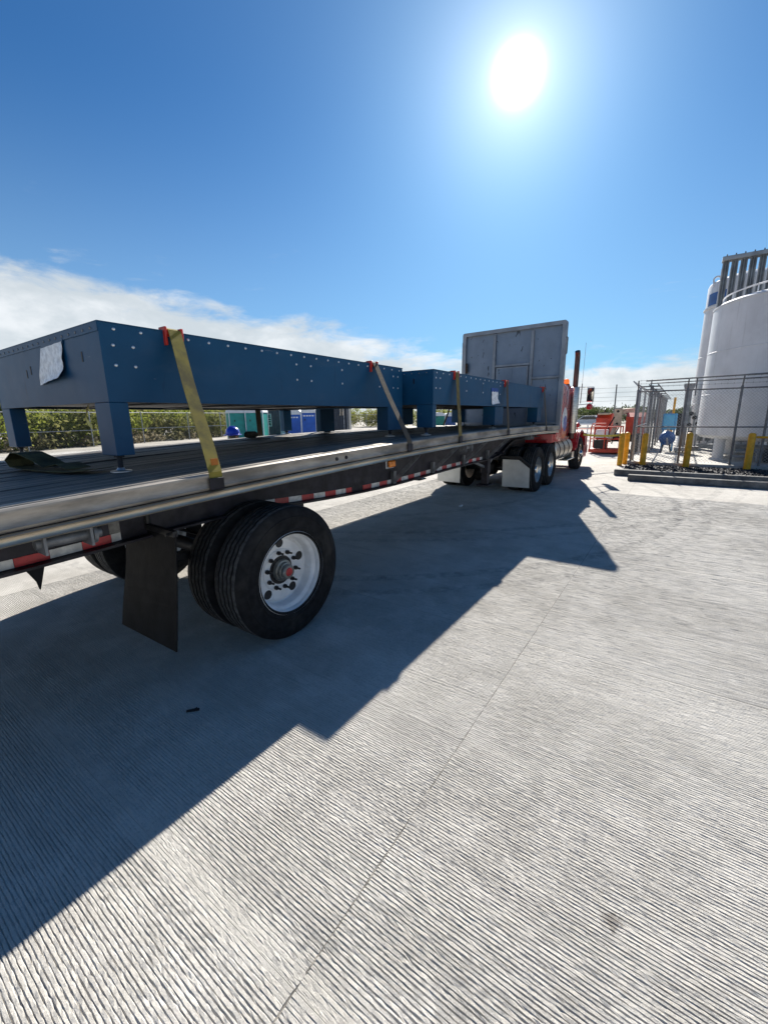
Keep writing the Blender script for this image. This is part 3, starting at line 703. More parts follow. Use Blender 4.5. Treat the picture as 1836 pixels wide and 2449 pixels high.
steel_frame('smaller blue steel frame at the front of the flatbed near the headboard', *B2,
    [(4.652, 4.74, 2.492, 2.72, 1.52), (4.72, 5.03, 4.40, 4.498, 1.45), (6.82, 7.2, 2.51, 2.72, 1.50), (6.82, 7.2, 4.28, 4.48, 1.5), (9.3, 9.6, 2.51, 2.72, 1.50), (9.3, 9.6, 4.28, 4.48, 1.5)], b2b)
# raised plate at the front end of the rear frame
pz = B1[5]+.007
# paper sleeves
def paper(name, label, cat, P, nrm, seed, hi=10):
    """P: 4 corners (top-left, top-right, bottom-right, bottom-left); crumpled and curling at the foot"""
    random.seed(seed); N = hi; mb = MB(); A, B, C, Dd = [Vector(p) for p in P]; nrm = Vector(nrm)
    ph = [random.uniform(0, 6) for _ in range(6)]
    for k in range(2):
        for i in range(N+1):
            for j in range(N+1):
                u, v = j/N, i/N; p = (A*(1-u)+B*u)*(1-v)+(Dd*(1-u)+C*u)*v
                h = .004+.008*v*(1+math.sin(5*u+ph[0]+3*v))+.004*math.sin(9*u+7*v+ph[1])*v+.002*math.sin(17*u-11*v+ph[2])+.0025*math.sin(23*u+13*v+ph[3])*(.3+v)+.05*max(0, v-.85)+.05*max(0, (u+v-1.6))
                mb.v.append(tuple(p+nrm*(max(.002, h)+k*.0012)))
    M1 = (N+1)**2
    for k in range(2):
        for i in range(N):
            for j in range(N):
                a = k*M1+i*(N+1)+j; mb.f.append((a, a+1, a+N+2, a+N+1))
    return tag(mb.build(name, M_PAPER, None, True), label, cat)
xe = B1[0]-.004
pp = paper('document_sleeve', 'crumpled white paper sleeve taped to the rear end of the larger blue frame', 'document', [(xe, 3.735, 2.155), (xe, 3.37, 2.165), (xe, 3.385, 1.945), (xe, 3.86, 1.915)], (-1, 0, 0), 3)
MB().box(xe-.002, xe-.0005, 3.36, 3.74, 2.15, 2.185).build('tape', M_BLUE, pp)
pq = paper('document_sleeve', 'small white paper with blue tape on the side of the smaller blue frame', 'document', [(6.57, 2.488, 2.02), (6.83, 2.488, 2.025), (6.86, 2.488, 1.845), (6.57, 2.488, 1.82)], (0, -1, 0), 5, 8)
MB().box(6.55, 6.85, 2.482, 2.4885, 2.015, 2.075, .001).build('tape', M_TAPEB, pq)

# ratchet straps over the frames, each over a red corner protector on either side
def strap(label, plabel, x_top, x_botr, x_botl, B, m, w=.095, fdx=.04, zend=None):
    _, _, y0, y1, zb, ztp = B
    ze = zt(x_botr)-.05 if zend is None else zend
    pr = Vector((x_top, y0-.022, ztp+.012)); pl_ = Vector((x_top+fdx, y1+.022, ztp+.012))
    pts = [Vector((x_botr, YR-.004, ze)), Vector((x_botr+.004, YR+.004, zt(x_botr)+.004))]
    a = pts[-1]
    for k in range(1, 9): pts.append(a.lerp(pr, k/8)+Vector((.004*math.sin(k), 0, -.012*math.sin(math.pi*k/8))))
    for k in range(0, 7): pts.append((pr+Vector((0, .03, .012))).lerp(pl_+Vector((0, -.03, .012)), k/6))
    pts.append(pl_)
    b = Vector((x_botl, YL-.03, zt(x_botl)+.004))
    for k in range(1, 7): pts.append(pl_.lerp(b, k/6))
    o = MB().ribbon(pts, (w, 0, 0), .0035).build('cargo_strap', m); tag(o, label, 'strap', 'cargo straps over the blue frames')
    zr_ = zt(x_botr)
    MB().box(x_botr-w*.55, x_botr+w*.55, YR-.014, YR-.007, zr_-.095, zr_-.03, .002).box(x_botr-w*.55, x_botr+w*.55, YR-.016, YR+.0, zr_-.10, zr_-.0955).build('flat_hook', M_STEELD, o)
    for s, lab in ((1, plabel), (-1, None)):
        if s < 0: continue
        yy = y0 if s > 0 else y1; q = -1 if s > 0 else 1
        P = MB(); hw = w*.5+.012
        P.box(x_top-hw, x_top+hw, min(yy+q*.016, yy+q*.004), max(yy+q*.016, yy+q*.004), ztp-.03, ztp+.016, .003)
        P.box(x_top-hw, x_top+hw, min(yy+q*.003, yy-q*.08), max(yy+q*.003, yy-q*.08), ztp+.0085, ztp+.016, .002)
        for e in (-1, 1):
            P.box(x_top+e*hw-.008, x_top+e*hw+.008, min(yy+q*.026, yy-q*.05), max(yy+q*.026, yy-q*.05), ztp-(.085 if e < 0 else .05), ztp+.03, .003)
        tag(P.build('corner_protector', M_PROT), lab, 'edge protector', 'red corner protectors under the straps')
    return o
strap('yellow webbing strap over the rear corner of the larger blue frame', 'red plastic edge protector under the bright yellow strap', 1.665, 1.50, 2.05, B1, M_STRAPY, .088, .36)
strap('faded brown strap over the front end of the larger blue frame', 'red edge protector under the slanting brown strap of the larger blue frame', 3.93, 3.76, 3.95, B1, M_STRAPB, .088, .06)
strap('olive strap over the rear part of the smaller blue frame', 'red edge protector under the olive strap nearest the rear of the smaller frame', 5.26, 5.0, 5.14, B2, M_STRAPO, .09, -.10)
strap('brown strap over the middle of the smaller blue frame beside the small paper', 'red edge protector under the strap beside the small paper', 7.2, 6.83, 7.3, B2, M_STRAPB, .09)
strap('brown strap over the front end of the smaller blue frame by the headboard', 'red edge protector under the strap nearest the headboard', 9.55, 9.2, 9.6, B2, M_STRAPB, .09)
# orange tag on the first strap
tg = MB().box(1.50, 1.545, 2.306, 2.312, 1.385, 1.425).build('strap_tag', mat('orange tag', (.45, .14, .01), .6), None); tag(tg, 'small orange tag at the foot of the bright yellow strap', 'tag')

def spiral(c, r0, r1, turns, axis_w, n=40):
    pts = []
    for k in range(n):
        t = k/(n-1); a = t*turns*2*math.pi; r = r0+(r1-r0)*t
        pts.append(Vector(c)+Vector((r*math.cos(a), 0, r*math.sin(a)))); 
    return pts
# coiled strap ends on the far edge of the deck
def coil(label, x, y, r, ln):
    z = zt(x)+r+.004
    mb = MB()
    for k in range(3): mb.rev([(r*(.4+.2*k), -ln/2+.01*k), (r*(.52+.2*k), -ln/2+.01*k), (r*(.52+.2*k), ln/2-.012*k), (r*(.4+.2*k), ln/2-.012*k)], (0, 0, 0), 'x', 22, True)
    mb.ribbon([(-.02, -.0, -r*.9), (.05, -.1, -r*.97), (.12, -.22, -r*.95), (.2, -.3, -r*.98)], (.05, .05, 0), .005)
    o = mb.build('coiled_strap', mat('dark coiled webbing', (.06, .055, .045), .85, 0, .3, 20, .002, 120)); o.location = (x, y, z); o.rotation_euler = (0, 0, rad(-38)); return tag(o, label, 'strap coil', 'coiled straps on the far deck edge')
coil('dark coiled strap on the far deck edge beside the blue hard hat', 3.58, 4.57, .045, .17)
coil('dark coiled strap on the far deck edge behind the front leg of the larger frame', 5.03, 4.57, .05, .16)
# loose strap folded over itself on the deck below the rear end of the frame
zz = zt(1.1)
pts = [(1.16, 3.30, zz+.02), (1.14, 3.42, zz+.05), (1.10, 3.52, zz+.03), (1.07, 3.62, zz+.075), (1.03, 3.74, zz+.12), (1.02, 3.83, zz+.12), (1.0, 3.90, zz+.07), (1.02, 3.90, zz+.02), (1.05, 3.78, zz+.008), (1.07, 3.6, zz+.006), (1.1, 3.4, zz+.006), (1.14, 3.2, zz+.012), (1.2, 3.05, zz+.03)]
tag(MB().ribbon(pts, (.16, .05, .0), .004).build('loose_strap', mat('olive webbing', (.10, .085, .03), .85, 0, .3, 9, .002, 200), None, True), 'olive strap curled loosely on the deck below the end of the larger frame', 'strap')
pts = [(1.45, 3.75, 1.765), (1.38, 3.62, 1.73), (1.31, 3.46, 1.685), (1.28, 3.36, 1.65), (1.26, 3.25, 1.615)]
tag(MB().ribbon(pts, (.008, .012, .035), .003).build('strap_tail', M_TAPEY), 'pale yellow strap tail dangling under the end of the larger frame', 'strap')

# ================================================================== TRACTOR
tr = thing('semi_truck', 'red conventional semi truck with chrome exhaust stack and fuel tank pulling the flatbed', 'truck', (12, YC, 0))
TY = 3.53   # centre line
def tm(y): return 2*TY-y
RT = .49
for x, r in ((9.44, .3), (10.53, .9)):
    put_wheel(tr, 'drive', RT, x, 2.44, 1, rot=r); put_wheel(tr, 'drive', RT, x, tm(2.44), -1, rot=r)
    MB().tube((x, 2.6, RT), (x, tm(2.6), RT), .08, 14).rev([(0, -.22), (.16, -.14), (.2, 0), (.16, .14), (0, .22)], (x, TY, RT), 'y', 18).build('drive_axle', M_BLACK, tr, True)
put_wheel(tr, 'steer', RT, 14.10, 2.44, 1, False, .2); put_wheel(tr, 'steer', RT, 14.10, tm(2.44), -1, False, .2)
MB().tube((14.1, 2.65, RT-.05), (14.1, tm(2.65), RT-.05), .05, 10).build('steer_axle', M_BLACK, tr, True)
for y in (3.1, tm(3.1)): MB().box(8.9, 15.3, y-.04, y+.04, .72, .98).build('frame_rail', M_BLACK, tr)
MB().box(9.2, 10.4, 3.05, 4.0, .99, 1.10).prism([(8.95, 1.0), (9.25, 1.1), (10.3, 1.12), (10.3, 1.0)], 1, 3.1, 3.95).build('fifth_wheel', M_BLACK, tr)
# quarter fenders in front and silver mud flaps behind the tandem
for s in (1, -1):
    f = (lambda y: y) if s > 0 else tm
    pts = [(3.035, .15), (3.045, .735), (2.70, .735), (2.47, .565), (2.46, .16)]
    fo = MB().prism([(f(y), z) for y, z in pts], 0, 8.85, 8.862).build('mud_flap', M_STAINL, tr)
    MB().bar((8.89, f(2.45), .60), (8.89, f(2.70), .79), .05, .06, (1, 0, 0)).bar((8.89, f(2.68), .78), (8.89, f(3.1), .78), .05, .05, (1, 0, 0)).build('flap_hanger', M_BLACK, fo)
MB().box(8.80, 8.86, 3.12, 3.94, .72, .95).build('tail_bar', M_BLACK, tr)
for y in (3.2, 3.4, 3.86): MB().rev([(0, 8.785), (.045, 8.787), (.05, 8.80)], (0, y, .86), 'x', 14).build('tail_lamp', M_RED, tr, True)
# sleeper and cab
def slab_body(name, prof, y0, y1, m, bev=.05, parent=tr):
    """side profile (x,z) extruded across y with the long edges rounded"""
    ys = [(y0, bev), (y0+bev*.35, bev*.35), (y0+bev, 0), (y1-bev, 0), (y1-bev*.35, bev*.35), (y1, bev)]
    cx = sum(p[0] for p in prof)/len(prof); cz = sum(p[1] for p in prof)/len(prof); mb = MB(); n = len(prof)
    xs = [p[0] for p in prof]; zs = [p[1] for p in prof]; hx = (max(xs)-min(xs))/2; hz = (max(zs)-min(zs))/2
    for y, b in ys:
        for x, z in prof: mb.v.append((cx+(x-cx)*(1-b/hx), y, cz+(z-cz)*(1-b/hz)))
    for k in range(len(ys)-1):
        for i in range(n): mb.f.append((k*n+i, k*n+(i+1) % n, (k+1)*n+(i+1) % n, (k+1)*n+i))
    mb.f += [tuple(range(n)), tuple(range((len(ys)-1)*n, len(ys)*n))[::-1]]
    return mb.build(name, m, parent, True)
slp = slab_body('sleeper', [(10.75, .98), (12.32, .98), (12.32, 2.30), (12.2, 2.40), (10.95, 2.42), (10.75, 2.3)], 2.47, tm(2.47), M_TRED, .06)
M_WHITEP = mat('white truck paint', (.72, .72, .72), .3, 0, .04, 3, coat=.5); M_BLUP = mat('blue truck paint', (.03, .06, .38), .3, 0, .05, 3, coat=.5); M_MARO = mat('dark red stripe', (.16, .01, .015), .3, 0, .05, 3, coat=.5)
# painted graphic on the sleeper side: pale curl, blue oval, dark flame strokes
def decal(name, poly, m, d=.004): return MB().prism(poly, 1, 2.47-d, 2.47+.003).build(name, m, slp)
decal('painted_graphic', [(11.72+.27*math.cos(a), 1.52+.30*math.sin(a)) for a in np.linspace(0, 2*math.pi, 24, endpoint=False)], M_WHITEP, .003)
decal('painted_graphic', [(11.80+.20*math.cos(a), 1.42+.20*math.sin(a)) for a in np.linspace(0, 2*math.pi, 24, endpoint=False)], M_BLUP, .005)
decal('painted_graphic', [(11.75+.26*math.cos(a), 1.20+.16*math.sin(a)) for a in np.linspace(0, 2*math.pi, 24, endpoint=False)], mat('orange paint', (.7, .12, .05), .3, 0, .05, 3, coat=.5), .004)
for k, (x, z0, z1) in enumerate(((11.75, 1.85, 2.2), (11.92, 1.9, 2.25), (12.08, 1.75, 2.1), (11.83, 2.05, 2.32))):
    decal('painted_stroke', [(x, z0), (x+.03, z0), (x+.07, z1), (x+.05, z1+.03)], M_WHITEP if k % 2 else M_MARO, .0035)
cab = slab_body('cab', [(12.36, .98), (13.42, .98), (13.42, 1.62), (13.2, 2.28), (13.0, 2.36), (12.36, 2.36)], 2.55, tm(2.55), M_TRED, .06)
MB().prism([(12.7, 1.68), (13.3, 1.68), (13.12, 2.2), (12.7, 2.2)], 1, 2.544, 2.552).build('side_window', M_GLASS, cab)
MB().prism([(13.47, 1.66), (13.23, 2.26), (13.215, 2.25), (13.44, 1.66)], 1, 2.75, tm(2.75)).build('windscreen', M_GLASS, cab)
dr = MB().box(12.66, 13.36, 2.538, 2.551, 1.02, 1.64, .006).build('door', M_TRED, cab)
MB().box(12.72, 12.84, 2.52, 2.537, 1.5, 1.53).build('door_handle', M_CHR, dr)
hood = slab_body('hood', [(13.44, .75), (15.25, .75), (15.25, 1.32), (15.1, 1.40), (13.44, 1.60)], 2.95, tm(2.95), M_TRED, .08)
gr = MB().box(15.26, 15.29, 3.1, tm(3.1), .75, 1.32, .01).build('grille', M_CHR, hood)
for y in np.arange(3.16, tm(3.1), .09): MB().box(15.291, 15.3, y-.012, y+.012, .78, 1.29).build('grille_bar', M_BLACK, gr)
MB().box(15.2, 15.42, 2.46, tm(2.46), .38, .68, .03).build('bumper', M_CHR, tr)
for s in (1, -1):
    f = (lambda y: y) if s > 0 else tm
    # front fender: arch over the wheel
    y0, y1 = sorted((f(2.43), f(2.98))); mb = MB(); N = 18
    for ro in (RT+.10, RT+.085):
        for y in (y0, y0+.02, y1-.02, y1):
            dr_ = .03 if y in (y0, y1) else 0
            for k in range(N+1):
                a = rad(8)+(rad(172)-rad(8))*k/N; st = 1.0+.0*k
                x = 14.10+(ro-dr_)*math.cos(a)*1.12; z = .60+(ro-dr_)*math.sin(a)*1.0
                mb.v.append((x, y, z))
    n1 = N+1
    for L in (0, 1):
        for q in range(3):
            for k in range(N): a = (L*4+q)*n1+k; mb.f.append((a, a+1, a+n1+1, a+n1))
    for q in (0, 3):
        for k in range(N): a = q*n1+k; b_ = (4+q)*n1+k; mb.f.append((a, a+1, b_+1, b_))
    fe = mb.build('front_fender', M_TRED, tr, True)
    MB().prism([(14.62, .30), (15.2, .30), (15.22, .95), (14.95, 1.05), (14.62, .72)], 1, y0+.03, y1).build('fender_nose', M_TRED, fe)
    MB().prism([(13.40, .62), (13.58, .62), (13.66, 1.0), (13.44, 1.14)], 1, y0+.04, y1).build('fender_skirt', M_TRED, fe)
    yl = f(2.56)
    ml = MB().tube((13.95, yl, 1.19), (13.95, yl, 1.27), .016, 8).rev([(0, -.07), (.06, -.05), (.075, 0), (.06, .05), (0, .07)], (13.95, yl, 1.33), 'x', 16).build('fender_lamp', M_RED, fe, True)
    # mirrors: a tall plate on tubular arms with a round convex mirror below
    ym = f(2.28); arm = MB().path([(13.25, f(2.56), 2.40), (13.98, f(2.40), 2.42), (14.0, ym-.07*s, 2.42), (14.0, ym-.07*s, 1.95), (13.3, f(2.56), 1.90)], .011, 8).build('mirror_arm', M_CHR, tr, True)
    MB().box(13.96, 14.02, ym-.10, ym+.10, 2.0, 2.40, .02).build('mirror', M_CHR, arm)
    MB().box(13.955, 13.9595, ym-.085, ym+.085, 2.02, 2.38).build('mirror_glass', M_GLASS, arm)
    MB().rev([(0, 13.90), (.05, 13.905), (.085, 13.93), (.09, 13.97), (.05, 14.02), (0, 14.03)], (0, ym, 1.86), 'x', 20).build('convex_mirror', M_TRED, arm, True)
    # exhaust stack with perforated shield
    ys_ = f(2.43); st = MB().tube((12.50, ys_, 1.0), (12.50, ys_, 3.06), .065, 20)
    px = [(12.50, ys_, 3.06), (12.495, ys_, 3.14), (12.475, ys_, 3.20), (12.44, ys_, 3.25)]
    for a, b in zip(px[:-1], px[1:]): st.tube(a, b, .065, 20)
    st = st.build('exhaust_stack', mat('dark stack red reflection tint', (.12, .065, .058), .36, .7, .25, 5, stretch=(1, 1, .4)), tr, True)  # red reflection on the dark stack is put into its colour
    MB().rev([(.105, 1.15), (.115, 1.17), (.115, 2.33), (.105, 2.35), (.07, 2.36)], (12.50, ys_, 0), 'z', 24).build('heat_shield', M_CHRD, st, True)
    # fuel tank with straps and steps
    yt = f(2.77); ft = MB().rev([(0, 11.10), (.26, 11.10), (.3, 11.125), (.3, 13.0), (.26, 13.025), (0, 13.025)], (0, yt, .74), 'x', 36).build('fuel_tank', M_CHRD, tr, True)
    for x in (11.5, 12.0, 12.55): MB().rev([(.302, x-.035), (.309, x-.03), (.309, x+.03), (.302, x+.035)], (0, yt, .74), 'x', 36).build('tank_band', M_BLACK, ft, True)
    yy = sorted((f(2.46), f(3.05)))
    MB().box(11.9, 13.05, yy[0], yy[1], 1.06, 1.085, .006).build('cab_step', M_CHR, tr)
    MB().box(12.4, 13.35, yy[0], yy[0]+.25, .40, .425, .006).box(13.05, 13.35, yy[0]+.02, yy[0]+.24, .43, .6).build('cab_step', M_CHR, tr)
    MB().box(10.98, 11.06, yy[0]+.04, yy[1], .55, 1.04).build('battery_box', M_BLACK, tr)
MB().box(10.6, 12.2, 2.60, tm(2.60), .985, 1.05).build('sleeper_sill', M_TRED, tr)
bc = MB().rev([(.07, 2.41), (.075, 2.425), (.072, 2.50), (.05, 2.535), (0, 2.545)], (12.02, 2.56, 0), 'z', 18).build('beacon', mat('orange beacon lens', (.8, .16, .02), .25, 0, .1, 9, emit=(1, .2, .02, .35)), tr, True)
MB().tube((12.02, 2.56, 2.36), (12.02, 2.56, 2.412), .085, 18).build('beacon_base', M_BLACK, bc)
MB().path([(13.55, 2.46, 1.95), (13.54, 2.45, 2.5)], .012, 8).path([(13.54, 2.45, 2.5), (13.53, 2.44, 3.6)], .004, 6).build('antenna', M_POLE, tr)
MB().path([(10.9, 2.9, 1.05), (10.7, 2.95, 1.2), (10.55, 3.1, 1.12), (10.5, 3.3, 1.05)], .014, 6).path([(10.9, 3.0, 1.1), (10.75, 3.15, 1.3), (10.55, 3.3, 1.2)], .012, 6).build('air_hose', M_BLACK, tr)
MB().box(12.55, 12.75, 2.5, 2.6, 1.09, 1.2).build('step_bracket', M_BLACK, tr)

# ================================================================== FENCES
def chain_mesh(mb, a, b, z0, z1, sp, w):
    """two families of diagonal wires clipped to the panel a-b, z0-z1"""
    a = Vector(a); b = Vector(b); L = (b-a).length; d = (b-a)/L; H = z1-z0
    nv = Vector((-d.y, d.x, 0))
    for s in (1, -1):
        k = -H
        while k < L:
            t0, t1 = k, k+H; h0, h1 = 0.0, H
            if t0 < 0: h0 = -t0; t0 = 0.0
            if t1 > L: h1 = H-(t1-L); t1 = L
            if t1 > t0+.01:
                if s < 0: h0, h1 = H-h0, H-h1
                p = a+d*t0+Vector((0, 0, z0+h0)); q = a+d*t1+Vector((0, 0, z0+h1)); o = nv*(.004*s)
                mb.bar(p+o, q+o, w, w, nv)
            k += sp
def fence(label, posts, zg, H, rails, sp, w, group=None, arms=False, post_r=.03, mpost=None, mmesh=None, mid=None, arm_dir=(0, 0, 0)):
    t = thing('chain_link_fence', label, 'fence', (posts[0][0], posts[0][1], zg), group)
    mp = mpost or M_GALV
    for (x, y) in posts:
        p = MB().tube((x, y, zg-.05), (x, y, zg+H+.02), post_r, 10).rev([(post_r*1.15, zg+H+.02), (post_r*.9, zg+H+.045), (0, zg+H+.055)], (x, y, 0), 'z', 10).build('post', mp, t, True)
        if arms:
            MB().bar((x, y, zg+H+.02), (x+arm_dir[0], y+arm_dir[1], zg+H+arm_dir[2]), .035, .03).build('barb_arm', mp, p)
    for z in rails:
        for (a, b) in zip(posts[:-1], posts[1:]):
            MB().tube((*a, zg+z), (*b, zg+z), .021, 8).build('rail', mp, t, True)
    mb = MB()
    for (a, b) in zip(posts[:-1], posts[1:]): chain_mesh(mb, (*a, 0), (*b, 0), zg+.04, zg+H, sp, w)
    mb.build('wire_mesh', mmesh or M_GALV, t, kind='stuff')
    if arms:
        wb = MB()
        for k in range(3):
            f = (k+1)/3; o = Vector((arm_dir[0]*f, arm_dir[1]*f, zg+H+.02+(arm_dir[2]-.02)*f))
            for (a, b) in zip(posts[:-1], posts[1:]):
                wb.tube(Vector((*a, 0))+o, Vector((*b, 0))+o, .004, 5, cap=False)
                L = (Vector(b)-Vector(a)).length
                for q in range(int(L/.14)):
                    p = Vector((*a, 0)).lerp(Vector((*b, 0)), (q+.5)/(L/.14))+o; wb.bar(p+Vector((.012, 0, -.02)), p+Vector((-.012, 0, .025)), .006, .006)
        wb.build('barbed_wire', mp, t, kind='stuff')
    return t
FX = 15.82
fence('chain link fence across the front of the tank compound', [(FX, 1.22), (FX, -.05), (FX, -1.30), (FX, -1.94), (FX, -3.3), (FX, -4.8)], .14, 2.19, [1.09, 2.17], .085, .0045, None, True, .032, M_GALVD, M_GALV, arm_dir=(-.16, 0, .30))
# heavier top pipe over the front fence
up_ = thing('overhead_pipe', 'two thin overhead pipes running above the front compound fence', 'pipe', (FX+.2, 0, 2.6))
MB().tube((FX+.25, 1.05, 2.64), (FX-.25, -4.8, 2.70), .022, 8).build('pipe', M_GALVD, up_, True)
MB().tube((FX+.35, .95, 2.56), (FX-.05, -4.8, 2.60), .016, 8).build('pipe', M_GALVD, up_, True)
for y in (.9, -.25, -2.6): MB().tube((FX+.2, y, 2.14), (FX+.2, y, 2.66), .018, 8).build('pipe_support', M_GALVD, up_, True)
side = [(FX+.25+i*2.3, 1.18) for i in range(0, 11)]
fence('chain link fence receding along the left side of the tank compound', side, .14, 2.25, [1.09, 2.23], .26, .0022, None, True, .034, M_GALV, M_GALV, arm_dir=(0, .22, .26))
inner = [(FX+1.4+i*1.9, .55) for i in range(0, 9)]
pr_ = thing('pipe_rack', 'row of grey pipe posts with cross arms inside the left compound fence', 'pipe rack', (FX+1, .9, .14))
for i, (x, y) in enumerate([(FX+1.3+i*2.3, .92) for i in range(8)]):
    p = MB().tube((x, y, .1), (x, y, 2.55), .04, 10).build('post', M_GALVD, pr_, True)
    MB().bar((x, y-.22, 2.52), (x, y+.34, 2.52), .04, .04).build('cross_arm', M_GALVD, p)
    MB().box(x-.03, x+.03, y-.06, y+.06, 2.32, 2.44).build('clamp', M_GALVD, p)
for y in (.75, 1.0): MB().tube((FX+1.0, y, 2.56), (FX+18.5, y, 2.56), .02, 8).build('pipe', M_GALVD, pr_, True)

# ================================================================== BOLLARDS
def bollard(label, x, y, h, z0=0.0, r=.085):
    o = MB().rev([(0, h), (r*.55, h-.008), (r*.9, h-.03), (r, h-.06), (r, z0)], (x, y, 0), 'z', 22).build('bollard', M_YEL, None, True)
    return tag(o, label, 'bollard', 'yellow bollards round the tank compound')
bollard('leftmost yellow bollard outside the compound corner', 15.62, 1.50, 1.05, 0, .075)
bollard('yellow bollard just right of the leftmost one outside the compound corner', 16.15, 1.40, 1.05, 0, .075)
bollard('yellow bollard in the gravel in front of the fence corner post', 15.58, .86, 1.05, .02)
bollard('yellow bollard in the gravel in front of the blue cabinet and white tank edge', 15.52, -.26, 1.08, .02)
bollard('rightmost yellow bollard in the gravel below the big white tank', 15.55, -1.67, 1.08, .02)
gr_ = thing('guard_rail', 'yellow guard rail joining the rightmost bollard', 'guard rail', (15.6, -2.4, .05))
MB().tube((15.58, -1.765, .96), (15.58, -4.0, .96), .032, 12).build('rail', M_YEL, gr_, True)
MB().tube((15.58, -3.4, .05), (15.58, -3.4, .925), .05, 12).build('post', M_YEL, gr_, True)
tp = [(15.60, 1.50, .98)]
for k in range(1, 13): t = k/12; tp.append((15.6+t*3.6*0-1.2*t, 1.50+.95*t, .98+.05*t-.035*math.sin(math.pi*t)))
tag(MB().ribbon(tp, (0, 0, .06), .002).build('caution_tape', M_TAPEY), 'pale yellow caution tape stretched from the leftmost bollard towards the truck', 'tape')

# ================================================================== TANKS
t1 = thing('storage_tank', 'big white cylindrical storage tank with top railing right behind the compound fence', 'tank', (18.85, -3.09, .14))
C1 = (18.85, -3.09); R1 = 2.62; zb1 = .86; zr = 4.90
prof = [(0, .70), (1.2, .71), (2.1, .76), (2.5, .82), (R1, .92), (R1, 2.19), (R1+.008, 2.20), (R1+.008, 2.215), (R1, 2.225), (R1, 3.52), (R1+.008, 3.53), (R1+.008, 3.545), (R1, 3.555), (R1, zr), (R1+.018, zr+.005), (R1+.018, zr+.05), (R1-.02, zr+.07), (R1-.12, zr+.13), (R1-.5, zr+.22), (1.2, zr+.36), (0, zr+.42)]
MB().rev(prof, (*C1, 0), 'z', 96).build('shell', M_TANK, t1, True)
for k in range(4):
    a = math.pi*.76+k*math.pi/2; x = C1[0]+2.05*math.cos(a); y = C1[1]+2.05*math.sin(a)
    if k == 0: x, y = 17.55, -1.10
    lg_ = MB().rev([(.15, .145), (.15, .95)], (x, y, 0), 'z', 24).build('leg', M_TANK, t1, True)
    MB().rev([(.23, .142), (.23, .165), (.15, .17)], (x, y, 0), 'z', 24).build('base_plate', M_TANK, lg_, True)
rl = MB(); N = 64; rr_ = R1-.22
for k in range(N):
    a0, a1 = 2*math.pi*k/N, 2*math.pi*(k+1)/N
    rl.tube((C1[0]+rr_*math.cos(a0), C1[1]+rr_*math.sin(a0), zr+.36), (C1[0]+rr_*math.cos(a1), C1[1]+rr_*math.sin(a1), zr+.36), .024, 6, cap=False)
rl = rl.build('railing', M_PWHITE, t1, True)
for k in range(0, N, 4):
    a = 2*math.pi*k/N; MB().tube((C1[0]+rr_*math.cos(a), C1[1]+rr_*math.sin(a), zr+.12), (C1[0]+rr_*math.cos(a), C1[1]+rr_*math.sin(a), zr+.36), .02, 6).build('railing_post', M_PWHITE, rl, True)
pp_ = MB()
for (z, y0, y1, x) in ((.42, -3.6, -1.5, 17.2), (.55, -4.2, -1.7, 17.5), (.30, -4.6, -1.4, 17.0)): pp_.tube((x, y0, z), (x, y1, z), .045, 10)
pp_.path([(17.2, -2.0, .42), (16.9, -2.0, .42), (16.9, -2.0, .16)], .03).path([(17.2, -2.3, .42), (16.8, -2.3, .42), (16.8, -2.3, .75), (17.3, -2.3, .75)], .025)
pp_.build('pipework', M_TANKG, t1, True)
MB().box(16.75, 17.0, -2.55, -2.15, .17, .55).build('valve_box', M_BLACK, t1)

t2 = thing('storage_tank', 'taller slimmer white tank with a dark blue panel behind the big tank', 'tank', (24.93, -1.8, .14))
C2 = (24.93, -1.8); R2 = 1.5
MB().rev([(R2-.1, .142), (R2, .3), (R2, 2.0), (R2+.008, 2.01), (R2+.008, 2.03), (R2, 2.04), (R2, 4.0), (R2+.008, 4.01), (R2+.008, 4.03), (R2, 4.04), (R2, 6.0), (R2+.05, 6.02), (R2+.05, 6.08), (R2-.01, 6.10), (R2-.01, 6.95), (R2-.05, 7.05), (R2-.25, 7.16), (.8, 7.3), (0, 7.36)], (*C2, 0), 'z', 72).build('shell', M_TANK, t2, True)
ap = MB()
for i in range(9):
    pass
a0_, a1_ = rad(109), rad(146)
vs = []
for r_ in (R2-.008, R2+.006):
    for z in (6.14, 6.62):
        for i in range(13): a = a0_+(a1_-a0_)*i/12; vs.append((C2[0]+r_*math.cos(a), C2[1]+r_*math.sin(a), z))
fs = []
for i in range(12): fs += [(26+i, 26+i+1, 39+i+1, 39+i), (i, i+1, 27+i, 26+i), (13+i, 14+i, 40+i, 39+i)]
fs += [(0, 13, 39, 26), (12, 25, 51, 38)]
MB().add(vs, fs).build('blue_panel', M_DBLUE, t2)
a = rad(119); MB().rev([(.10, -.03), (.16, -.03), (.16, .03), (.10, .03)], (C2[0]+1.40*math.cos(a), C2[1]+1.40*math.sin(a), 7.14), 'x', 20, True).box(C2[0]+1.40*math.cos(a)-.028, C2[0]+1.40*math.cos(a)+.028, C2[1]+1.40*math.sin(a)-.14, C2[1]+1.40*math.sin(a)+.14, 6.9, 7.06).build('lifting_lug', M_TANK, t2, True)
lad = MB().path([(C2[0]-1.52, C2[1]+.55, .3), (C2[0]-1.52, C2[1]+.55, 3.2)], .05, 10); lad.build('riser_pipe', M_TANKG, t2, True)

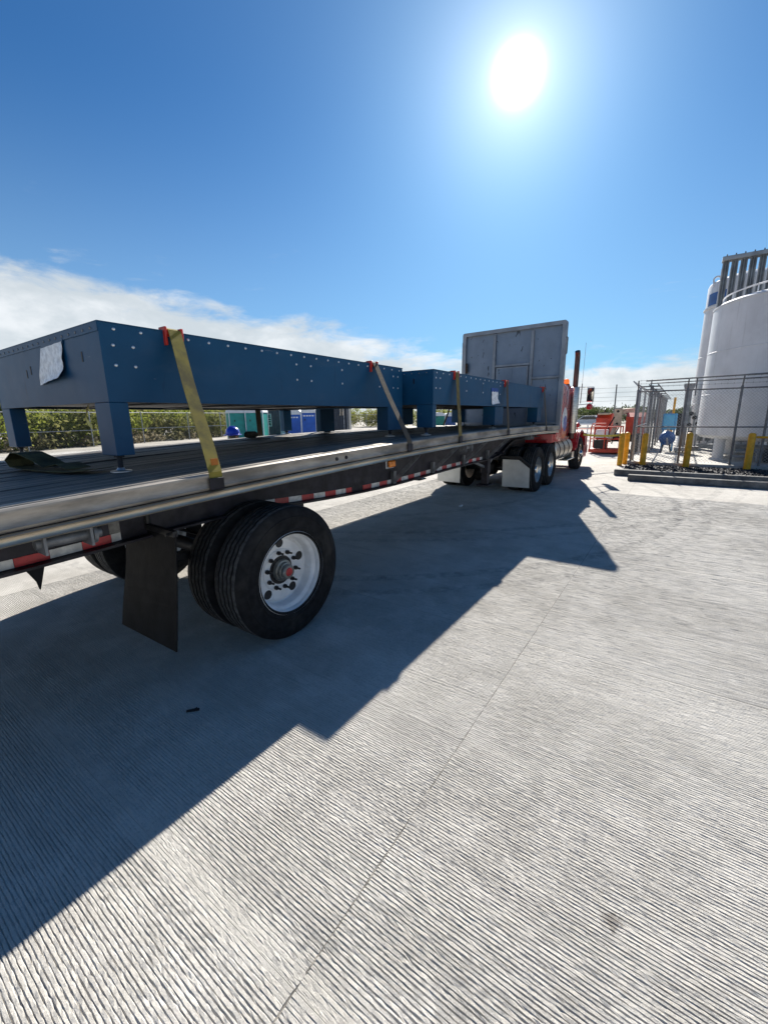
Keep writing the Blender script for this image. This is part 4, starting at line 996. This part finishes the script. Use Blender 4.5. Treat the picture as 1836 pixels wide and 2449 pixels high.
vp = thing('vaporizer', 'grey finned vaporizer with tall vertical panels behind the big white tank', 'vaporizer', (22.0, -2.4, .14))
VX = 21.95; y = -.62; k = 0
while y > -5.6:
    mb = MB(); 
    for a in range(8):
        t = a*math.pi/4; mb.bar((VX, y-.09, .5), (VX, y-.09, 7.2), .012, .205, (math.cos(t), math.sin(t), 0)) if a < 4 else None
    mb.tube((VX, y-.09, .4), (VX, y-.09, 7.1), .035, 8)
    f_ = mb.build('finned_tube', M_VAP, vp)
    MB().box(VX-.11, VX-.095, y+.012, y+.03, .6, 6.95).build('edge_strip', M_TANK, f_)
    MB().tube((VX, y-.09, 7.36), (VX, y-.09, 7.46), .02, 8).build('vent_stub', M_GALVD, f_)
    y -= .268; k += 1
MB().box(VX-.2, VX+.2, -5.7, -.58, 7.22, 7.36, .01).build('header_beam', M_VAP, vp)
MB().box(VX-.15, VX+.15, -5.7, -.62, .2, .38).build('bottom_header', M_VAP, vp)

# ================================================================== COMPOUND EQUIPMENT
cb = thing('control_cabinet', 'light blue equipment cabinet standing inside the compound fence', 'cabinet', (20.7, .38, .14))
MB().box(20.5, 20.95, .14, .62, .98, 1.62, .03).build('cabinet_body', M_TBLUE, cb)
MB().box(20.485, 20.4995, .24, .58, 1.03, 1.55, .006).build('door', mat('pale blue door', (.10, .42, .66), .45, 0, .06, 4), cb)
MB().box(20.6, 20.85, .0, .135, .75, 1.62).build('side_duct', M_BLACK, cb)
for y in (.2, .56): MB().box(20.65, 20.72, y-.03, y+.03, .14, .98).build('leg', M_TBLUE, cb)
MB().tube((20.7, .38, 1.62), (20.7, .38, 1.7), .05, 10).build('vent', M_GALVD, cb)
bv = thing('blue_vessel', 'round deep blue pressure vessel on a stand in front of the light blue cabinet', 'vessel', (20.0, .38, .14))
MB().rev([(0, 19.78), (.13, 19.80), (.22, 19.86), (.27, 19.96), (.27, 20.3), (.2, 20.4), (0, 20.42)], (0, .38, .68), 'x', 32).build('vessel_body', M_DBLUE, bv, True)
MB().path([(20.1, .38, .95), (20.1, .38, 1.05)], .05, 12).path([(19.77, .38, .70), (19.7, .36, .6), (19.7, .33, .42)], .03, 8).build('fitting', M_TANKG, bv, True)
MB().path([(20.1, .28, .45), (20.0, .22, .15)], .03).path([(20.1, .48, .45), (20.0, .54, .15)], .03).build('stand', M_BLACK, bv)
MB().box(19.9, 20.4, -.25, .12, .20, .32, .01).box(20.0, 20.1, -.2, -.14, .14, .2).box(20.2, 20.3, .02, .08, .14, .2).build('pump_base', M_TANKG, bv)
cs = thing('steel_column', 'tall grey steel column with flared head left of the slim tank', 'column', (24.0, -.1, .14))
MB().box(23.9, 24.15, -.26, .0, .14, 2.55).build('shaft', M_TANKG, cs)
MB().prism([(-.26, 2.55), (.0, 2.55), (.08, 2.80), (.08, 2.92), (-.34, 2.92), (-.34, 2.80)], 0, 23.88, 24.17).build('flared_head', M_TANKG, cs)
for z in (1.1, 1.55, 2.0): MB().box(23.87, 23.899, -.24, -.02, z, z+.16).build('plate', M_GALV, cs)
vs_ = thing('valve_manifold', 'cluster of dark valves and pipes beside the foot of the slim tank', 'valves', (21.6, -.45, .14))
mb = MB()
for (y, h) in ((-.28, 1.9), (-.42, 1.65), (-.55, 1.75)): mb.tube((21.5, y, .14), (21.5, y, h), .03, 8)
mb.build('riser', M_TANKG, vs_, True)
for (y, z) in ((-.28, 1.15), (-.42, 1.45), (-.35, .85), (-.55, 1.2), (-.3, 1.6)):
    MB().rev([(.07, -.015), (.085, 0), (.07, .015), (.055, 0)], (21.42, y, z), 'x', 16, True).box(21.44, 21.54, y-.05, y+.05, z-.05, z+.05).build('valve', M_BLACK, vs_, True)
MB().box(21.3, 21.7, -.7, -.2, .14, .3).build('skid', M_GALVD, vs_)
yp = MB().tube((24.6, .35, .14), (24.6, .35, 2.35), .05, 12); tag(yp.build('yellow_post', M_YEL, None, True), 'thin yellow pipe post behind the light blue cabinet', 'post')

# ================================================================== BOOM LIFT
bl = thing('boom_lift', 'orange red boom lift with its basket lowered behind the truck', 'boom lift', (21.5, 2.4, 0))
bk = thing('x', '', '') if False else None
fl_ = MB().box(19.75, 20.75, 1.95, 3.12, .06, .20, .01).build('basket_floor', M_LRED, bl)
def rail(pts, r=.022): return MB().path(pts, r, 8).build('basket_rail', M_LRED, fl_, True)
x0, x1, y0, y1 = 19.8, 20.7, 1.99, 3.08
for z in (.62, 1.12): rail([(x0, y0, z), (x0, y1, z), (x1, y1, z), (x1, y0, z), (x0, y0, z)])
rail([(x0, y0+.5, 1.12), (x0, y0+.55, 1.25), (x0, y1-.05, 1.25), (x0, y1, 1.12)])
for (x, y) in ((x0, y0), (x0, y1), (x1, y0), (x1, y1), (x0, y0+.55), (x1, y0+.55)): rail([(x, y, .2), (x, y, 1.12)], .026)
MB().box(19.9, 20.1, 2.45, 2.92, .66, 1.0, .02).build('control_box', M_PWHITE, fl_)
MB().box(19.85, 20.05, 2.5, 2.95, .22, .58).build('tool_bin', M_BLACK, fl_)
MB().prism([(21.3, .75), (23.3, .75), (23.3, 1.45), (23.0, 1.62), (21.6, 1.66), (21.3, 1.45)], 1, 2.55, 3.15).build('engine_hood', M_LRED, bl)
MB().prism([(21.35, .75), (23.6, .75), (23.6, 1.5), (23.2, 1.66), (21.7, 1.68), (21.35, 1.5)], 1, 1.30, 1.98).build('counterweight', M_LRED, bl)
MB().box(21.28, 21.6, 2.6, 3.1, 1.6, 1.69, .03).build('hood_cap', M_CREAM, bl)
bp_ = MB().box(20.95, 21.25, 2.13, 2.42, 1.08, 1.88, .03).build('boom_end', M_CREAM, bl)
for z in (1.22, 1.74): MB().rev([(0, 20.938), (.05, 20.938), (.055, 20.952)], (0, 2.275, z), 'x', 18).build('hole_shade', M_BLACK, bp_, True)  # black discs on the plate paint the dark of two open holes
MB().bar((21.2, 2.2, 1.72), (23.6, 1.95, 1.78), .2, .24).build('boom', M_CREAM, bl)
MB().bar((20.9, 2.3, 1.15), (20.4, 2.45, .5), .12, .14).build('jib', M_CREAM, bl)
MB().path([(20.95, 2.4, 1.5), (20.7, 2.55, 1.1), (20.6, 2.5, .6)], .03, 8).path([(21.0, 2.2, 1.05), (20.75, 2.3, .75), (20.5, 2.35, .4)], .025, 8).build('hose', M_BLACK, bl, True)
MB().box(21.2, 23.6, 1.5, 3.0, .45, .75).build('chassis', M_BLACK, bl)
for x in (21.5, 23.3):
    for y in (1.35, 2.85): 
        w = MB().rev([(.28, 0), (.42, .02), (.42, .28), (.28, .3)], (x, y, .42), 'y', 28).build('wheel', M_RUB, bl, True)
        MB().rev([(0, .06), (.2, .05), (.28, .03)], (x, y, .42), 'y', 20).build('hub', M_CREAM, w, True)
MB().path([(21.9, 2.9, 1.66), (21.9, 2.9, 1.82), (22.0, 2.9, 1.86)], .03, 8).build('exhaust', M_BLACK, bl, True)

# ================================================================== LEFT BACKGROUND
def porta(label, x, y, rz, m, w=1.12, d=1.12, h=2.16, arch=True, vents=False, zs=0):
    t = thing('portable_toilet', label, 'portable toilet', (x, y, 0), 'portable toilets beyond the trailer')
    Mw = Matrix.Translation((x, y, 0))@Matrix.Rotation(rz, 4, 'Z')
    def P(mb, n, mm, par=t, sm=False):
        me = mb.mesh(n, mm, sm); o = link(n, me, par, mw=Mw if par is t else None); return o
    body = P(MB().box(-w/2, w/2, -d/2, d/2, .08, h-.42, .03), 'cabin', m)
    P(MB().box(-w/2-.03, w/2+.03, -d/2-.03, d/2+.03, 0, .08), 'skid_base', M_BLACK)
    n_ = 10; rf = MB(); prof = [(-w/2-.04, h-.42), (w/2+.04, h-.42)]+[((w/2+.04)*math.cos(a), h-.36+.36*math.sin(a)) for a in np.linspace(0, math.pi, n_)]
    P(rf.prism(prof, 1, -d/2-.04, d/2+.04), 'roof', M_PWHITE)
    for sx in (-1, 1):
        for sy in (-1, 1): P(MB().box(sx*w/2-.03, sx*w/2+.03, sy*d/2-.03, sy*d/2+.03, .1, h-.425, .01), 'corner_post', M_PWHITE)
    if arch:
        pr = [(-.36, .2), (.36, .2), (.36, h-.75)]+[(.36*math.cos(a), h-.75+.25*math.sin(a)) for a in np.linspace(0.1, math.pi-.1, 10)]+[(-.36, h-.75)]
    else: pr = [(-.42, .2), (.42, .2), (.42, h-.52), (-.42, h-.52)]
    dr = P(MB().prism(pr, 1, -d/2-.025, -d/2+.002), 'door', m)
    P(MB().box(-.30, -.24, -d/2-.045, -d/2-.026, 1.45, 1.58), 'latch', M_BLACK, dr)
    if vents:
        for k in range(4): P(MB().box(-.38+k*.2, -.23+k*.2, -d/2-.034, -d/2-.026, h-.66, h-.57), 'vent_slot', M_PWHITE, dr)
    return t
fcam = math.atan2(-1, 0)
porta('teal portable toilet with arched door and white roof beyond the deck', 19.2, 25.9, rad(-28), M_TEAL, 1.25, 1.5, 2.45)
porta('teal portable toilet right beside the arched teal one by the dark cabin', 20.0, 24.75, rad(-55), M_TEAL, 1.2, 1.3, 2.45, False)
porta('blue portable toilet directly in front of the pale door', 21.95, 23.0, rad(-55), M_PBLUE, 1.12, 1.12, 2.3, False, True)
porta('blue portable toilet with four vent slots at the right end of the dark cabin', 22.55, 22.05, rad(-55), M_PBLUE, 1.02, 1.1, 2.4, False, True)
porta('green portable toilet far off seen below the smaller blue frame', 44.2, 22.9, rad(-55), M_GRN, 1.2, 1.2, 2.05)
porta('blue portable toilet beside the far green one', 45.6, 22.2, rad(-55), M_DBLUE, 1.2, 1.2, 2.0, False)
# dark site cabin with corrugated walls
A_ = Vector((22.75, 27.3, 0)); B_ = Vector((26.6, 21.75, 0)); dd_ = (B_-A_).normalized(); nn_ = Vector((-dd_.y, dd_.x, 0)); nn_ = nn_ if nn_.x > 0 else -nn_
ct = thing('site_cabin', 'dark grey corrugated site cabin behind the portable toilets', 'cabin', tuple((A_+B_)/2))
L_ = (B_-A_).length
def cabp(u, v, z): p = A_+dd_*u+nn_*v; return (p.x, p.y, z)
mb = MB(); N = int(L_/.14); vs = []
for i in range(N*4+1):
    u = L_*i/(N*4); off = (0, .03, .03, 0)[i % 4]
    vs += [cabp(u, off, .12), cabp(u, off, 2.42)]
mb.add(vs, [(2*i, 2*i+2, 2*i+3, 2*i+1) for i in range(N*4)])
mb.build('corrugated_wall', M_CONT, ct)
mb = MB(); mb.add([cabp(0, .04, .12), cabp(L_, .04, .12), cabp(L_, 2.4, .12), cabp(0, 2.4, .12), cabp(0, .04, 2.4), cabp(L_, .04, 2.4), cabp(L_, 2.4, 2.4), cabp(0, 2.4, 2.4)], [(0, 1, 2, 3), (4, 5, 6, 7), (1, 2, 6, 5), (0, 3, 7, 4), (2, 3, 7, 6)])
mb.build('cabin_body', M_CONT, ct)
def cbox(u0, u1, v0, v1, z0, z1, n, m, par):
    vs = [cabp(u, v, z) for u in (u0, u1) for v in (v0, v1) for z in (z0, z1)]
    return MB().add(vs, [(0, 1, 3, 2), (4, 6, 7, 5), (0, 4, 5, 1), (2, 3, 7, 6), (0, 2, 6, 4), (1, 5, 7, 3)]).build(n, m, par)
cbox(-.05, L_+.05, -.05, 2.45, 2.421, 2.5, 'roof', M_CONT, ct); cbox(-.03, L_+.03, -.03, 2.43, .0, .119, 'base_frame', M_CONT, ct)
d1 = cbox(1.28, 2.15, -.05, -.004, .15, 2.22, 'door', M_DOOR, ct); cbox(1.36, 1.42, -.09, -.051, 1.05, 1.15, 'door_handle', M_BLACK, d1)
w1 = cbox(.22, .62, -.05, -.003, 1.0, 2.0, 'window', M_GALV, ct); cbox(.28, .56, -.054, -.051, 1.06, 1.94, 'pane', M_GLASS, w1)
for k in range(5): cbox(.22, .62, -.07, -.055, 1.1+k*.18, 1.12+k*.18, 'window_bar', M_PWHITE, w1)
for k in range(4): cbox(L_-.55+.14*k, L_-.50+.14*k, -.06, -.004, .15, 2.35, 'end_post', M_GALV if k % 2 else M_CONT, ct)
for k in range(2):
    c0 = A_+dd_*(L_-.65+.2*k)
    MB().path([tuple(c0+Vector((-.1, -.06, 2.35))), tuple(c0+Vector((-.14, -.1, 2.1))), tuple(c0+Vector((-.08, -.02, 1.8)))], .05, 8).build('hanging_hose', M_CREAM, ct, True)

# far fences
def pxpt(x, y, d): v = fw*1.0+r2*((x-W0/2)/F0)-u2*((y-H0/2)/F0); p = Vector((0, 0, CAMH))+v*d; return (p.x, p.y)
fa0 = Vector((7.96, 30.1)); fa1 = Vector((52.1, 43.8)); da = (fa1-fa0).normalized()
pa = [tuple(fa0+da*s) for s in (-7.6, -3.9, .4, 4.3, 8.3, 12.9, 17, 21, 25, 29, 33, 37, 41, 46)]
fence('long chain link fence in front of the green scrub beyond the trailer', pa, 0, 2.2, [1.05, 2.18], .16, .005, None, False, .035, M_GALV, M_GALVD)
pb = [tuple(Vector((52.1, 43.8)).lerp(Vector((66.5, 22.6)), k/7)) for k in range(8)]
fence('far chain link fence behind the far green portable toilet', pb, 0, 2.0, [1.0, 1.98], .22, .006, None, False, .04, M_GALV, M_GALVD)
pc = [(76.5, 18.5-3.4*k) for k in range(5)]
fence('far low chain link fence in front of the distant trees right of the truck', pc, 0, 1.4, [.05, 1.38], .2, .007, None, False, .04, M_GALVD, M_GALVD)
# pipe barrier far right of the truck
pg = thing('pipe_barrier', 'far white and red pipe barrier beyond the truck nose', 'barrier', (30, 5.2, 0))
for k, z in enumerate((.45, .72, .98)): MB().tube((30, 6.5, z), (30.2, 3.2, z), .035, 8).build('rail', (M_PWHITE, M_LRED, M_PWHITE)[k], pg, True)
for y in (6.4, 4.9, 3.3): MB().tube((30.1, y, 0), (30.1, y, 1.0), .04, 8).build('post', M_PWHITE, pg, True)
# a parked car far away
cr = thing('parked_car', 'white car parked far beyond the truck nose', 'car', (60, 9.4, 0))
MB().prism([(-2.1, .35), (2.1, .35), (2.15, .8), (1.2, .95), (.6, 1.4), (-1.0, 1.42), (-1.7, .98), (-2.15, .9)], 1, -.85, .85)
cw = MB().prism([(8.0, .35), (11.6, .35), (11.65, .8), (10.9, .92), (10.3, 1.38), (8.9, 1.40), (8.3, .95), (7.95, .88)], 0, 59.2, 60.8).build('body', M_PWHITE, cr)
MB().prism([(10.75, .95), (10.22, 1.32), (8.98, 1.34), (8.5, .97)], 0, 59.17, 60.83).build('window', M_GLASS, cr)
for y in (8.6, 11.0):
    for x in (59.15, 60.65): MB().rev([(0, 0), (.3, 0), (.32, .03), (.32, .2), (0, .2)], (x, y, .32), 'x', 18).build('wheel', M_RUB, cr, True)
# utility pole and wires
up1 = tag(MB().tube((78, 9.0, 0), (78, 9.05, 6.1), .13, 10, .09).build('utility_pole', M_POLE, None, True), 'single distant utility pole above the boom lift', 'pole')
for k, z in enumerate((5.62, 4.9, 4.2, 3.6)):
    pts = [(78.5+(y-30)*0, y, z+.0009*(y-9)**2*.3) for y in np.linspace(22, -22, 12)]
    tag(MB().path(pts, .018, 5).build('power_line', M_POLE), ('highest', 'second', 'third', 'lowest')[k]+' of the thin power lines right of the distant pole', 'wire', 'power lines in the distance')

# ---- scrub and trees beyond the fences
def leaf_mat(name, cols):
    m = bpy.data.materials.new(name); m.use_nodes = True; t = NT(m.node_tree); b = m.node_tree.nodes['Principled BSDF']
    r = t.n('ShaderNodeNewGeometry').outputs['Random Per Island']; P = t.n('ShaderNodeNewGeometry').outputs['Position']
    c = t.mix(r, cols[0], cols[1]); c = t.mix(t.ss(t.noise(P, .35, 3), .4, .62), c, cols[2]); t.l(c, b.inputs['Base Color'])
    b.inputs['Roughness'].default_value = .65; b.inputs['Specular IOR Level'].default_value = .25
    tr_ = t.n('ShaderNodeBsdfTranslucent'); t.l(c, tr_.inputs[0]); mx = t.n('ShaderNodeMixShader'); mx.inputs[0].default_value = .5
    t.l(b.outputs[0], mx.inputs[1]); t.l(tr_.outputs[0], mx.inputs[2]); t.l(mx.outputs[0], m.node_tree.nodes['Material Output'].inputs[0])
    return m
M_LEAF = leaf_mat('scrub leaves', ((.16, .19, .03), (.27, .30, .055), (.23, .22, .085)))
M_LEAF2 = leaf_mat('far tree leaves', ((.045, .07, .022), (.075, .10, .035), (.09, .10, .05)))
M_DRY = leaf_mat('dry grass blades', ((.20, .17, .11), (.28, .24, .16), (.14, .14, .06)))
def cards(name, centres, m, size, label, cat):
    """centres: list of (x,y,z,rx,rz,count); leaf-sized quads through the volume of each clump"""
    V = []; 
    for (x, y, z, rx, rz, n) in centres:
        d = rng.normal(0, 1, (n, 3)); d /= np.linalg.norm(d, axis=1)[:, None]; r = rng.uniform(.25, 1, n)**.5
        lump = 1+.28*np.sin(d[:, 0]*5+x)*np.cos(d[:, 1]*4+y)
        c = np.stack([x+d[:, 0]*r*rx*lump, y+d[:, 1]*r*rx*lump, z+d[:, 2]*r*rz*lump], 1); c = c[c[:, 2] > .02]; n = len(c)
        a = rng.normal(0, 1, (n, 3)); a /= np.linalg.norm(a, axis=1)[:, None]; b = np.cross(a, rng.normal(0, 1, (n, 3))); b /= np.linalg.norm(b, axis=1)[:, None]
        s = (size*rng.uniform(.5, 1.3, n))[:, None]
        V.append(np.stack([c-a*s, c+b*s*.45, c+a*s, c-b*s*.45], 1))
    V = np.concatenate(V).reshape(-1, 3); n = len(V)//4
    me = bpy.data.meshes.new(name); me.vertices.add(len(V)); me.vertices.foreach_set('co', V.ravel().astype(np.float32))
    me.loops.add(n*4); me.loops.foreach_set('vertex_index', np.arange(n*4, dtype=np.int32)); me.polygons.add(n)
    me.polygons.foreach_set('loop_start', np.arange(0, n*4, 4, dtype=np.int32)); me.polygons.foreach_set('loop_total', np.full(n, 4, np.int32))
    me.update(calc_edges=True); me.materials.append(m); o = link(name, me, None, 'stuff'); return tag(o, label, cat)
random.seed(11); cen = []; dry = []
na = Vector((-da.y, da.x))
for k in range(190):
    s = random.uniform(-9, 50); o = random.uniform(1.2, 8); p = fa0+da*s+na*o
    r = random.uniform(.8, 1.7); cen.append((p.x, p.y, random.uniform(.7, 1.5)+o*.12, r, random.uniform(.8, 1.5), int(330*r*r)))
for k in range(60):
    t = random.uniform(-.1, 1.25); p = Vector((52.1, 43.8)).lerp(Vector((66.5, 22.6)), t)+Vector((1.0, .6))*random.uniform(2, 9)
    r = random.uniform(1.0, 2.1); cen.append((p.x, p.y, random.uniform(.9, 2.0), r, random.uniform(1.0, 1.7), int(190*r*r)))
cards('scrub', cen, M_LEAF, .15, 'green mesquite scrub growing thick behind the chain link fence', 'scrub')
for k in range(260):
    s = random.uniform(-9, 40); o = random.uniform(.3, 5.5); p = fa0+da*s+na*o; dry.append((p.x, p.y, .25, random.uniform(.4, .9), random.uniform(.3, .75), 60))
cards('dry_grass', dry, M_DRY, .16, 'dry grey grass at the foot of the scrub behind the fence', 'grass')
cen = []
for k in range(130):
    y = random.uniform(-14, 24); x = random.uniform(82, 100); r = random.uniform(1.0, 2.2)
    cen.append((x, y, random.uniform(.6, 1.7)+(.4 if y > 6 else 0), r, random.uniform(.8, 1.5), int(70*r*r)))
cards('tree_line', cen, M_LEAF2, .24, 'low dark green tree line on the horizon right of the truck', 'trees')

# ================================================================== PERSON behind the trailer
pn = thing('person', 'person in a blue hard hat standing behind the trailer deck', 'person', (5.25, 7.22, 0))
def skin_body():
    J = {'pel': (0, 0, .80, .13), 'bel': (0.01, 0, .95, .125), 'che': (.02, 0, 1.12, .14), 'nek': (.02, 0, 1.24, .055), 'hed': (.03, 0, 1.315, .075), 'top': (.03, 0, 1.40, .085)}
    E = [('pel', 'bel'), ('bel', 'che'), ('che', 'nek'), ('nek', 'hed'), ('hed', 'top')]
    for s, q in ((1, 'l'), (-1, 'r')):
        J['sh'+q] = (.01, .17*s, 1.17, .06); J['el'+q] = (-.02, .23*s, .93, .045); J['wr'+q] = (.08, .22*s, .72, .032); J['ha'+q] = (.11, .215*s, .66, .034)
        J['hp'+q] = (0, .09*s, .76, .09); J['kn'+q] = (.03, .10*s, .42, .065); J['an'+q] = (-.02, .10*s, .08, .045); J['to'+q] = (.14, .11*s, .035, .035)
        E += [('che', 'sh'+q), ('sh'+q, 'el'+q), ('el'+q, 'wr'+q), ('wr'+q, 'ha'+q), ('pel', 'hp'+q), ('hp'+q, 'kn'+q), ('kn'+q, 'an'+q), ('an'+q, 'to'+q)]
        for k in range(5):
            a = (k-2)*.012; J['f%d%s' % (k, q)] = (.125+a if k else .14, (.215-(.03 if k == 0 else 0))*s, .615+(.02 if k == 0 else .006*abs(k-2)), .0085); E.append(('ha'+q, 'f%d%s' % (k, q)))
    names = list(J); me = bpy.data.meshes.new('body'); me.from_pydata([J[n][:3] for n in names], [(names.index(a), names.index(b)) for a, b in E], [])
    o = bpy.data.objects.new('body', me); COL.objects.link(o)
    md = o.modifiers.new('skin', 'SKIN'); 
    for i, n in enumerate(names): me.skin_vertices[0].data[i].radius = (J[n][3], J[n][3])
    me.skin_vertices[0].data[0].use_root = True
    o.modifiers.new('sub', 'SUBSURF').levels = 2; o.modifiers['sub'].render_levels = 2
    dg = bpy.context.evaluated_depsgraph_get(); m2 = bpy.data.meshes.new_from_object(o.evaluated_get(dg)); bpy.data.objects.remove(o)
    m2.materials.clear(); m2.materials.append(M_CLOTH); m2.materials.append(M_SKIN); m2.materials.append(M_HIVIS)
    for p in m2.polygons:
        z = p.center[2]; y = abs(p.center[1]); p.use_smooth = True
        p.material_index = 1 if (z > 1.235 or (y > .19 and z < .74)) else (2 if (z > .86 and y < .19) else 0)
    return m2
try:
    pm = Matrix.Translation((5.25, 7.22, 0))@Matrix.Rotation(rad(190), 4, 'Z')
    bo = link('body', skin_body(), pn, mw=pm)
except Exception as ex:
    print('person body failed', ex); bo = None
if bo:
    hz = 1.335
    ht = link('hard_hat', MB().rev([(.165, hz+.012), (.168, hz+.02), (.135, hz+.03), (.132, hz+.07), (.118, hz+.12), (.085, hz+.155), (.04, hz+.172), (0, hz+.176)], (.03, 0, 0), 'z', 32).mesh('hard_hat', M_HAT, True), pn, mw=pm)
    rb = MB()
    for y in (-.03, 0, .03): rb.path([(.03+.125*math.cos(a), y, hz+.045+.135*math.sin(a)) for a in np.linspace(.25, math.pi-.25, 10)], .009, 6)
    link('hat_ridge', rb.mesh('hat_ridge', M_HAT, True), ht)
    link('hat_brim', MB().prism([(.14+.10*math.cos(a)*.9, .12*math.sin(a)) for a in np.linspace(-1.5, 1.5, 12)], 2, hz+.008, hz+.018).mesh('hat_brim', M_HAT), ht)
    link('hair', MB().rev([(.088, hz-.06), (.1, hz-.02), (.098, hz+.03), (.05, hz+.08)], (.015, 0, 0), 'z', 20).mesh('hair', M_BLACK, True), pn, mw=pm)
    for s in (1, -1):
        link('ear', MB().rev([(0, -.012), (.02, -.008), (.026, 0), (.018, .01), (0, .012)], (.03, s*.088, 1.315), 'y', 12).mesh('ear', M_SKIN, True), pn, mw=pm)
        link('eye', MB().rev([(0, -.008), (.009, 0), (0, .008)], (.108, s*.032, 1.33), 'x', 10).mesh('eye', M_BLACK, True), pn, mw=pm)
    link('nose', MB().add([(.10, -.014, 1.29), (.10, .014, 1.29), (.13, 0, 1.293), (.105, 0, 1.335)], [(0, 1, 2), (0, 2, 3), (1, 3, 2), (0, 3, 1)]).mesh('nose', M_SKIN), pn, mw=pm)

# ================================================================== small litter
tag(MB().bar((1.085, 2.17, .005), (1.135, 2.12, .008), .016, .007).bar((1.11, 2.145, .008), (1.135, 2.14, .010), .007, .005).build('twig', M_BLACK), 'dark twig lying on the shaded concrete', 'twig')
tag(MB().box(7.05, 7.16, 3.18, 3.22, .004, .03, .005).build('paper_scrap', M_PWHITE), 'small white scrap on the shaded ground under the trailer', 'litter')
